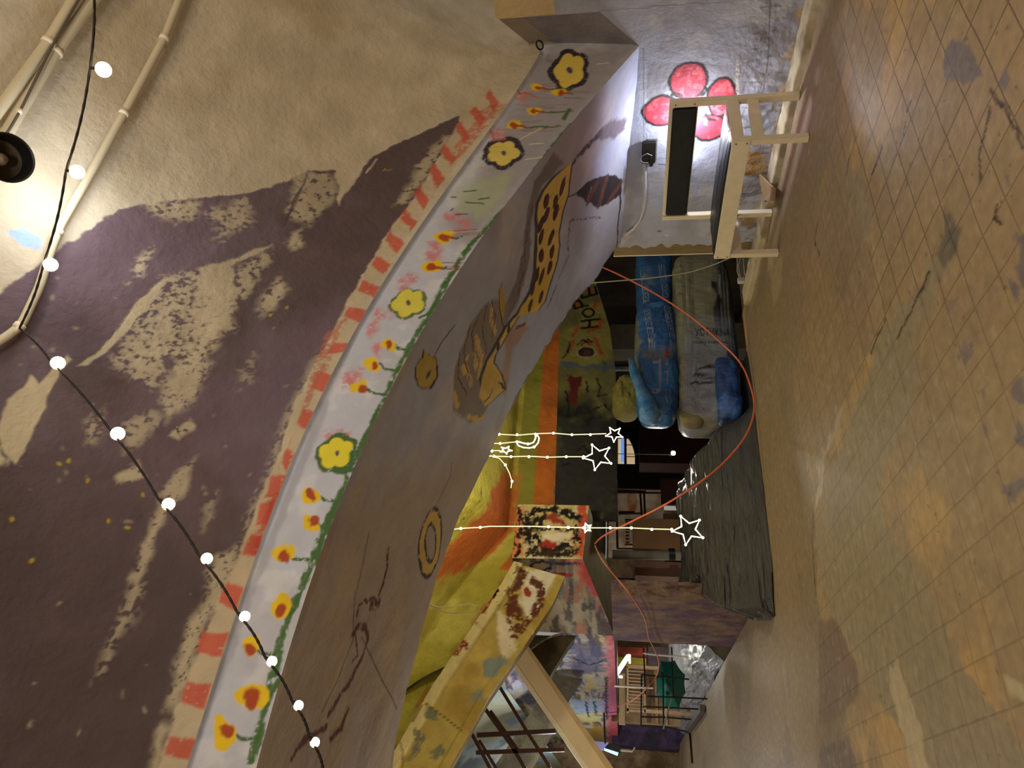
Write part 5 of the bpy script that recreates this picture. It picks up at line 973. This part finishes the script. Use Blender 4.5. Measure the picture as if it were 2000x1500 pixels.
# ropes and cables
def cat_curve(pts, n=14):
    P_ = [np.array(p) for p in pts]; out = []
    for i in range(len(P_) - 1):
        p0, p1, p2, p3 = P_[max(i - 1, 0)], P_[i], P_[i + 1], P_[min(i + 2, len(P_) - 1)]
        for t in np.linspace(0, 1, n, endpoint=False): out.append(.5 * (2 * p1 + (p2 - p0) * t + (2 * p0 - 5 * p1 + 4 * p2 - p3) * t * t + (3 * p1 - p0 - 3 * p2 + p3) * t ** 3))
    return out + [P_[-1]]
M_ORG = mat('orange_rope', (226, 116, 84), .6)
rp_ = [hit(px, py, 1, y) for px, py, y in ((1172, 520, 3.0), (1210, 537, 2.9), (1270, 568, 2.86), (1340, 612, 2.84), (1400, 662, 2.82), (1445, 708, 2.80), (1466, 755, 2.79), (1473, 800, 2.79), (1458, 848, 2.80), (1420, 897, 2.82), (1370, 940, 2.86), (1300, 985, 3.0), (1235, 1018, 3.4), (1180, 1046, 4.0), (1162, 1062, 4.32))]
tag(MB().tube(cat_curve(rp_), .0085, 8).build('rope', M_ORG, None, smooth=True), 'orange rope sagging in a wide loop before the bags and the black sheet', 'rope')
rp_ = [hit(1162, 1066, 1, 4.32), hit(1175, 1092, 1, 3.72), hit(1205, 1130, 1, 3.70), hit(1236, 1168, 1, 3.68)] + [hit(px, py, 0, -2.72) for px, py in ((1260, 1210), (1267, 1245), (1280, 1272), (1287, 1295))] + [hit(px, py, 1, y) for px, py, y in ((1282, 1320, 6.5), (1262, 1345, 6.55), (1235, 1368, 7.0), (1206, 1380, 8.0))]
tag(MB().tube(cat_curve(rp_), .0075, 8).build('rope', mat('faded_rope', (186, 110, 82), .6), None, smooth=True), 'thin faded rope hanging across the first purple pillar', 'rope')
wc = [hit(px, py, 1, y) for px, py, y in ((1150, 553, 2.75), (1200, 549, 2.72), (1270, 543, 2.7), (1340, 533, 2.65), (1385, 520, 2.5), (1415, 508, 2.3), (1440, 497, 2.13))]
tag(MB().tube(cat_curve(wc), .006, 8).build('cable', mat('pale_cable', (170, 170, 140), .5), None, smooth=True), 'pale cable strung from the painted beam to the board by the wall', 'cable')
wl = [hit(px, py, 1, 2.6) for px, py in ((838, 1178), (850, 1185), (880, 1186), (912, 1180), (930, 1184), (930, 1192), (910, 1197), (880, 1198), (855, 1192), (840, 1182))]
tag(MB().tube(cat_curve(wl), .0045, 6).build('wire', mat('loop_wire', (206, 196, 140), .5), None, smooth=True), 'loop of thin pale wire sticking out from behind the great arch', 'wire')

# pillars
def pillar(lo, hi, c, c2, label, seed):
    m = MB(); n = 46; zs = np.linspace(lo[2], hi[2], n); ring = []
    per = [(lo[0] + (hi[0] - lo[0]) * i / 10, lo[1]) for i in range(10)] + [(hi[0], lo[1] + (hi[1] - lo[1]) * i / 10) for i in range(10)] + [(hi[0] - (hi[0] - lo[0]) * i / 10, hi[1]) for i in range(10)] + [(lo[0], hi[1] - (hi[1] - lo[1]) * i / 10) for i in range(11)]
    V = np.zeros((n, len(per), 3)); cx, cy = (lo[0] + hi[0]) / 2, (lo[1] + hi[1]) / 2
    for j, (x, y) in enumerate(per):
        k = 1 + (fbm(zs * 5, np.full(n, (j % 40) * .35), 3, seed) - .5) * .10; V[:, j] = np.stack([cx + (x - cx) * k, cy + (y - cy) * k, zs], -1)
    m.grid(V); o = m.build('pillar', mat('pillar_%d' % seed, c, .85, noise=.3, nscale=6, bump=.02, bscale=14, c2=c2), None); tag(o, label, 'pillar')
pillar((-2.64, 3.80, -.02), (-2.50, 5.55, 1.30), (124, 102, 88), (92, 70, 88), 'thick crumbling purple pillar rising behind the corner of the black sheet', 3)
pillar((-2.76, 14.0, -.6), (-2.36, 14.7, 1.42), (86, 70, 104), (60, 50, 70), 'distant dark purple pillar at the left under the mural wall', 5)

# ------------------------------------------------------------------ deeper in the store
def box_px(name, px0, px1, py0, py1, y, dep_, m, label=None, cat=None, parent=None, bev=.0, ground=None):
    a_, b_ = hit(px0, py0, 1, y), hit(px1, py1, 1, y); lo = np.minimum(a_, b_); hi = np.maximum(a_, b_); lo[1], hi[1] = y, y + dep_
    if label and cat in ('box', 'plank', 'crate', 'cupboard', 'column', 'bricks') or ground: lo[2] = -.6
    o = MB().box(lo, hi, bev).build(name, m, parent)
    if label: tag(o, label, cat)
    return o
M_CARD = mat('cardboard', (150, 112, 74), .8, noise=.12, nscale=5); M_DKRED = mat('dark_red_wood', (66, 30, 26), .7, noise=.2, nscale=6)
box_px('cardboard_box', 1236, 1292, 1012, 1073, 7.0, .4, M_CARD, 'upright cardboard box standing beside the grey pipe', 'box')
box_px('cardboard_box', 1240, 1298, 1095, 1126, 7.1, .35, mat('dull_cardboard', (134, 98, 78), .8), 'duller cardboard box between the grey pipe and the pillar', 'box')
pp = empty('pipe_post', hit(1318, 1083, 1, 6.6), 'stout grey pipe standing upright before the cardboard boxes', 'pipe')
MB().tube([hit(1196, 1083, 1, 6.6), hit(1310, 1083, 1, 6.6) * [1, 1, 0] + [0, 0, -.6]], .062, 24).build('pipe', mat('grey_pipe', (134, 130, 112), .6, noise=.3, nscale=4), pp, smooth=True); MB().tube([hit(1306, 1083, 1, 6.6), hit(1318, 1083, 1, 6.6)], .082, 24).build('foot_clamp', M_BLACK, pp)
box_px('plank', 1290, 1312, 935, 985, 7.6, .06, M_DKRED, 'dark red plank leaning behind the black sheet', 'plank')
box_px('plank', 1295, 1325, 1003, 1130, 7.8, .06, mat('olive_wood', (110, 94, 62), .8), 'olive brown plank behind the cardboard boxes', 'plank')
box_px('crate', 1205, 1240, 1128, 1160, 7.6, .4, mat('dark_blue_crate', (34, 44, 92), .7, c2=(50, 52, 58)), 'dark blue crate beside the purple pillar', 'crate')
box_px('cupboard', 1248, 1312, 830, 905, 8.6, .4, M_DKRED, 'dark red wooden cupboard behind the small bright lamp', 'cupboard')
lq = hit(1315, 885, 1, 4.78); le = empty('store_lamp', lq, 'tiny bright white lamp shining above the black sheet', 'lamp')
MB().ball(lq, .026, 10).build('bulb', mat('lamp_glare', (255, 255, 255), emit=(255, 250, 236), estr=60), le, smooth=True); MB().tube([lq + [0, .02, .01], lq + [0, .05, .03]], .016, 12).build('holder', M_BLACK, le); MB().tube([lq + [0, .04, .02], lq + [0, .04, 1.30 - lq[2]]], .004, 6).build('cord', M_BLACK, le)
# far arched window and the lit doorway behind the partition
wn = box_px('window_1', 1207, 1240, 857, 905, YPp + .12, .03, mat('lit_panes', (230, 205, 160), emit=(236, 206, 160), estr=.55, noise=.3, nscale=6)); wn['kind'] = 'structure'
o = box_px('window_bars', 1219, 1224, 852, 906, YPp + .06, .03, M_BLACK, None, None, wn); m = MB()
for q in (868, 891): a_, b_ = hit(1222, q, 1, YPp + .07), hit(1243, q + 2, 1, YPp + .09); m.box(a_, b_)
m.build('glazing_bars', M_BLACK, wn); box_px('blue_film', 1213, 1219, 856, 902, YPp + .05, .01, mat('blue_light', (110, 150, 240), emit=(110, 150, 240), estr=.9), None, None, wn)
MWC = mat('far_lit_wall', (226, 208, 180), .9, noise=.2, nscale=4, c2=(190, 160, 130))
box_px('wall_far', 1190, 1300, 940, 1090, 12.6, .1, MWC)['kind'] = 'structure'
sc_ = empty('scaffold', hit(1290, 1010, 1, 10.6), 'thin brown scaffold frame in the lit far doorway', 'scaffold'); M_RUST = mat('rusty_steel', (74, 48, 40), .6, .3)
for q in ([(1200, 962), (1420, 964)], [(1206, 1072), (1420, 1074)], [(1204, 962), (1206, 1072)], [(1250, 958), (1254, 1012)], [(1200, 958), (1262, 960)], [(1240, 1000), (1208, 1000)], [(1208, 1004), (1252, 1003)], [(1258, 965), (1260, 1010)]): MB().tube([hit(a_, b_, 1, 10.6) for a_, b_ in q], .022, 6).build('tube', M_RUST, sc_)
box_px('wall_brick_patch', 1226, 1242, 966, 996, 12.52, .08, mat('orange_brick', (196, 112, 70), .9, c2=(220, 170, 130)))['kind'] = 'structure'
for q in ((1016, 1300), (1064, 1300)): pass
sh = empty('shutter', hit(1240, 1045, 1, 11.4), 'dark louvred shutter seen low in the lit far doorway', 'shutter')
for k in range(7): a_ = hit(1222, 1018 + k * 6.5, 1, 11.4); b_ = hit(1229, 1021 + k * 6.5, 1, 11.4); MB().box(a_, b_ + [0, .03, 0]).build('slat', M_RUST, sh)
for q in (1016, 1064): a_ = hit(1220, q, 1, 11.43); MB().box(a_, [a_[0] + .03, a_[1] + .03, -.6]).build('side_post', M_RUST, sh)

# behind the first pillar: wall patches, slatted pallet, lamp tube, umbrella, mesh rack
YU = 7.2
box_px('wall_patch', 1195, 1262, 1262, 1282, 10.6, .1, mat('red_yellow_wall', (186, 80, 66), .9, noise=.2, c2=(176, 84, 60)))['kind'] = 'structure'
box_px('wall_patch', 1195, 1262, 1282, 1302, 10.6, .1, mat('yellow_patch', (196, 176, 70), .9, noise=.2))['kind'] = 'structure'
box_px('wall_patch', 1195, 1330, 1300, 1418, 11.2, .1, MWL)['kind'] = 'structure'
box_px('wall_patch', 1262, 1330, 1262, 1302, 10.8, .1, mat('mauve_patch', (120, 104, 104), .9))['kind'] = 'structure'
pa = empty('pallet', hit(1268, 1345, 1, 10.3), 'brown slatted wooden pallet standing on end beyond the umbrella', 'pallet'); M_PAL = mat('pallet_wood', (180, 150, 116), .8, noise=.2)
for k in range(13): a_, b_ = hit(1227, 1303 + k * 6.6, 1, 10.3), hit(1257, 1306.5 + k * 6.6, 1, 10.3); MB().box(a_, b_ + [0, .03, 0]).build('slat', M_PAL, pa)
for q in (1224, 1257): a_, b_ = hit(q, 1302, 1, 10.33), hit(q + 4, 1392, 1, 10.33); MB().box(a_, b_ + [0, .06, 0]).build('side_beam', M_PAL, pa)
for q in (1304, 1389): a_ = hit(1224, q, 1, 10.33); MB().box(a_, [a_[0] + .05, a_[1] + .06, -.6]).build('upright', M_PAL, pa)
for k, (a1_, b1_, c1_, d1_) in enumerate(((1209, 1221, 1315, 1415), (1278, 1286, 1310, 1415), (1296, 1304, 1300, 1415), (1262, 1270, 1320, 1410))):
    box_px('timber', a1_, b1_, c1_, d1_, 11.12, .08, mat(('pale_timber', 'mid_timber', 'tan_timber', 'dark_timber')[k], ((206, 178, 138), (186, 158, 122), (220, 194, 156), (116, 94, 72))[k], .8, noise=.15), ('pale level board on the tan wall just under the lintel', 'mid brown level board on the tan wall, second lowest of four', 'lightest level board on the tan wall, lowest of four', 'dark brown level board on the tan wall just below the pallet slats')[k], 'board')
ft = empty('tube_lamp', hit(1218, 1296, 1, 9.6), 'glowing fluorescent tube tilted below the mural wall', 'lamp')
MB().tube([hit(1227, 1281, 1, 9.6), hit(1205, 1315, 1, 9.6)], .035, 12).build('tube', mat('fluorescent', (255, 255, 255), emit=(236, 255, 236), estr=9), ft, smooth=True)
MB().bar(hit(1230, 1279, 1, 9.66), hit(1203, 1320, 1, 9.66), .05, .05).build('housing', M_WHITE, ft); box_px('end_cap', 1228, 1232, 1278, 1296, 9.62, .03, M_WHITE, None, None, ft); box_px('bracket', 1208, 1216, 1319, 1325, 9.6, .05, M_WHITE, None, None, ft)
M_TEAL = mat('teal_nylon', (16, 98, 82), .5, noise=.15, nscale=6, bump=.004, bscale=10)
cu_ = hit(1303, 1338, 1, YU); um = empty('umbrella', cu_, 'open teal umbrella lying on its side behind the wire rack', 'umbrella')
rim = [hit(px, py, 1, YU + .22) for px, py in ((1281, 1322), (1291, 1291), (1318, 1290), (1338, 1318), (1339, 1352), (1326, 1385), (1300, 1384), (1282, 1355))]
apex = hit(1301, 1336, 1, YU - .06); V = []
for i in range(8):
    for k in range(6):
        t = k / 6; p = rim[i] * (1 - t) + rim[(i + 1) % 8] * t; p = p + (apex - p) * .05 * math.sin(math.pi * t); V.append(p)
Vg = np.array([[apex + (p - apex) * r_ + np.array([0, -.05 * math.sin(r_ * math.pi), 0]) for p in V + [V[0]]] for r_ in np.linspace(0.001, 1, 14)]); cn = MB().grid(Vg).build('canopy', M_TEAL, um, recalc=False)
for p in rim: MB().tube([apex + [0, .02, 0], (apex + p) / 2 + [0, -.02, 0], p + [0, .005, 0]], .005, 6).build('rib', M_BLACK, um)
for px, py in ((1293, 1316), (1302, 1322), (1307, 1338), (1304, 1354)): q = hit(px, py, 1, YU - .09); MB().ball(q, .026, 8, (1, .35, 1)).build('dark_spot', mat('dark_spot', (6, 40, 34), .6), um)
MB().tube([apex, apex + [0, .5, .02]], .008, 8).build('shaft', M_STEEL, um)
M_BAR = mat('black_bar', (16, 14, 14), .5); rk = empty('wire_rack', hit(1345, 1350, 1, 6.8), 'black wire mesh rack standing before the teal umbrella', 'rack')
for q in ([(1257, 1266), (1259, 1318), (1260, 1356)], [(1253, 1318), (1252, 1420)], [(1312, 1264), (1315, 1363)], [(1295, 1318), (1296, 1422)], [(1254, 1318), (1300, 1322), (1346, 1327)], [(1264, 1360), (1320, 1362), (1382, 1365)], [(1256, 1380), (1300, 1382), (1364, 1385)], [(1253, 1400), (1300, 1401), (1350, 1405)], [(1253, 1418), (1300, 1420), (1345, 1430)]): MB().tube([hit(a_, b_, 1, 6.8) for a_, b_ in q], .010, 6).build('wire', M_BAR, rk)
for k, (q, lab) in enumerate((([(1312, 1364), (1306, 1385), (1296, 1424)], 'pale metal rod leaning across the rack below the umbrella'), ([(1200, 1340), (1240, 1342), (1276, 1344)], 'white rod hanging from the lintel above the umbrella'), ([(1256, 1276), (1280, 1279), (1345, 1284)], 'white rod standing upright just right of the umbrella'))): tag(MB().tube([hit(a_, b_, 1, 6.79) for a_, b_ in q], .011, 6).build('rod', MATS['white_plastic'] if k else M_STEEL, None), lab, 'rod')
o = MB().bar(hit(1372, 1383, 2, .05), hit(1342, 1428, 2, .05), .10, .07).build('rail', mat('dusty_rail', (96, 92, 92), .6), None); tag(o, 'dusty grey rail lying on the floor edge before the distant pillar', 'rail')
o = MB().bar(hit(1347, 1430, 2, .02), hit(1352, 1490, 2, .02), .03, .03).build('rod', M_BAR, None); tag(o, 'thin black rod lying on the floor at the far left', 'rod')
# floodlight at the far left, lavender glow of the lit wall put in as a glowing board, paper
YF = 11.0; fd = empty('floodlight', hit(1195, 1460, 1, YF), 'black floodlight with a blue-white face at the far left', 'floodlight')
MB().prism([hit(1181, 1460, 1, YF), hit(1190, 1451, 1, YF), hit(1212, 1458, 1, YF), hit(1210, 1474, 1, YF)], (0, .12, 0)).build('housing', M_BLACK, fd)
MB().prism([hit(1180, 1461, 1, YF - .02), hit(1208, 1470, 1, YF - .02), hit(1206, 1476, 1, YF - .02), hit(1181, 1466, 1, YF - .02)], (0, .02, 0)).build('lens', mat('flood_face', (200, 230, 255), emit=(170, 225, 255), estr=1.6), fd)
MB().bar(hit(1182, 1452, 1, YF + .05), hit(1182, 1452, 1, YF + .05) + [.9, 0, .05], .05, .03).build('bracket', M_BLACK, fd); MB().tube([hit(1212, 1466, 1, YF), hit(1235, 1468, 1, YF), hit(1240, 1460, 1, YF)], .012, 6).build('cable', M_WHITE, fd)
box_px('panel', 1150, 1188, 1447, 1466, 11.4, .05, mat('lavender_wall_glow', (196, 196, 246), .7, emit=(150, 150, 230), estr=.25), 'lavender glow on the wall beside the floodlight, put in as a panel', 'panel')  # no real panel: stand-in for the lit wall
box_px('paper', 1133, 1158, 1415, 1422, 9.5, .01, M_WHITE, 'white slip of paper fixed to the mural wall', 'paper')

# staircase stringer and its brown railing
YT = 5.3; T3 = lambda px, py, y=YT: hit(px, py, 1, y)
st = empty('stair_stringer', T3(1100, 1380), 'beige boxed beam slanting down beneath the yellow rib', 'beam'); M_BEI = mat('beige_board', (228, 206, 166), .6, noise=.06, nscale=4)
MB().prism([T3(1005, 1292), T3(1024, 1262), T3(1196, 1512), T3(1158, 1512)], (0, .10, 0)).build('face_board', M_BEI, st)
MB().prism([T3(1024, 1262, YT - .02), T3(1032, 1262, YT - .02), T3(1208, 1514, YT - .02), T3(1194, 1514, YT - .02)], (0, .14, 0)).build('edge_moulding', mat('beige_edge', (200, 174, 132), .6), st)
MB().prism([T3(1000, 1300), T3(1006, 1292), T3(1158, 1512), T3(1146, 1512)], (0, .06, 0)).build('upper_lip', M_CREAM, st)
rl = empty('railing', T3(1020, 1400), 'brown metal railing of crossed bars beneath the yellow rib', 'railing'); M_BRN = mat('brown_metal', (70, 44, 36), .5, .2, noise=.1)
for q, w_ in (([(932, 1436), (1085, 1428)], .045), ([(930, 1470), (1102, 1464)], .04), ([(975, 1340), (1030, 1430), (1075, 1500)], .035), ([(948, 1385), (1002, 1460), (1026, 1502)], .04), ([(958, 1388), (1012, 1465)], .03), ([(920, 1430), (958, 1502)], .035), ([(936, 1446), (970, 1502)], .03)):
    for k in range(len(q) - 1): MB().bar(T3(*q[k], YT + .12), T3(*q[k + 1], YT + .12), w_, w_, (0, 1, 0)).build('bar', M_BRN, rl)
# small fixings on the vault
nl = web_px(347, 843, .0); nn = web_px(347, 843, .06); tag(MB().tube([nl, nn], .005, 6).build('nail', M_STEEL, None), 'bent nail sticking out of a bare patch in the purple vault', 'nail')
# things half hidden under the cross beam
box_px('panel', 1200, 1237, 495, 572, 6.3, .05, mat('red_panel', (170, 20, 44), .6), 'bright red panel above the blue bags at the end of the wall', 'panel', ground=True)
bs = box_px('brick_stack', 1203, 1228, 578, 636, 6.6, .3, mat('brown_bricks', (132, 62, 36), .8, noise=.3, nscale=12, stretch=(1, 1, 8)), 'stack of red brown bricks left of the red panel', 'bricks')
box_px('column', 1192, 1232, 634, 682, 5.6, .3, mat('dim_column', (118, 112, 92), .85, noise=.15), 'short grey column under the painted word', 'column')
box_px('wall_patch', 1165, 1206, 500, 650, 7.4, .05, mat('pale_yellow_patch', (176, 168, 104), .9, noise=.3, nscale=5, c2=(130, 140, 150)))['kind'] = 'structure'
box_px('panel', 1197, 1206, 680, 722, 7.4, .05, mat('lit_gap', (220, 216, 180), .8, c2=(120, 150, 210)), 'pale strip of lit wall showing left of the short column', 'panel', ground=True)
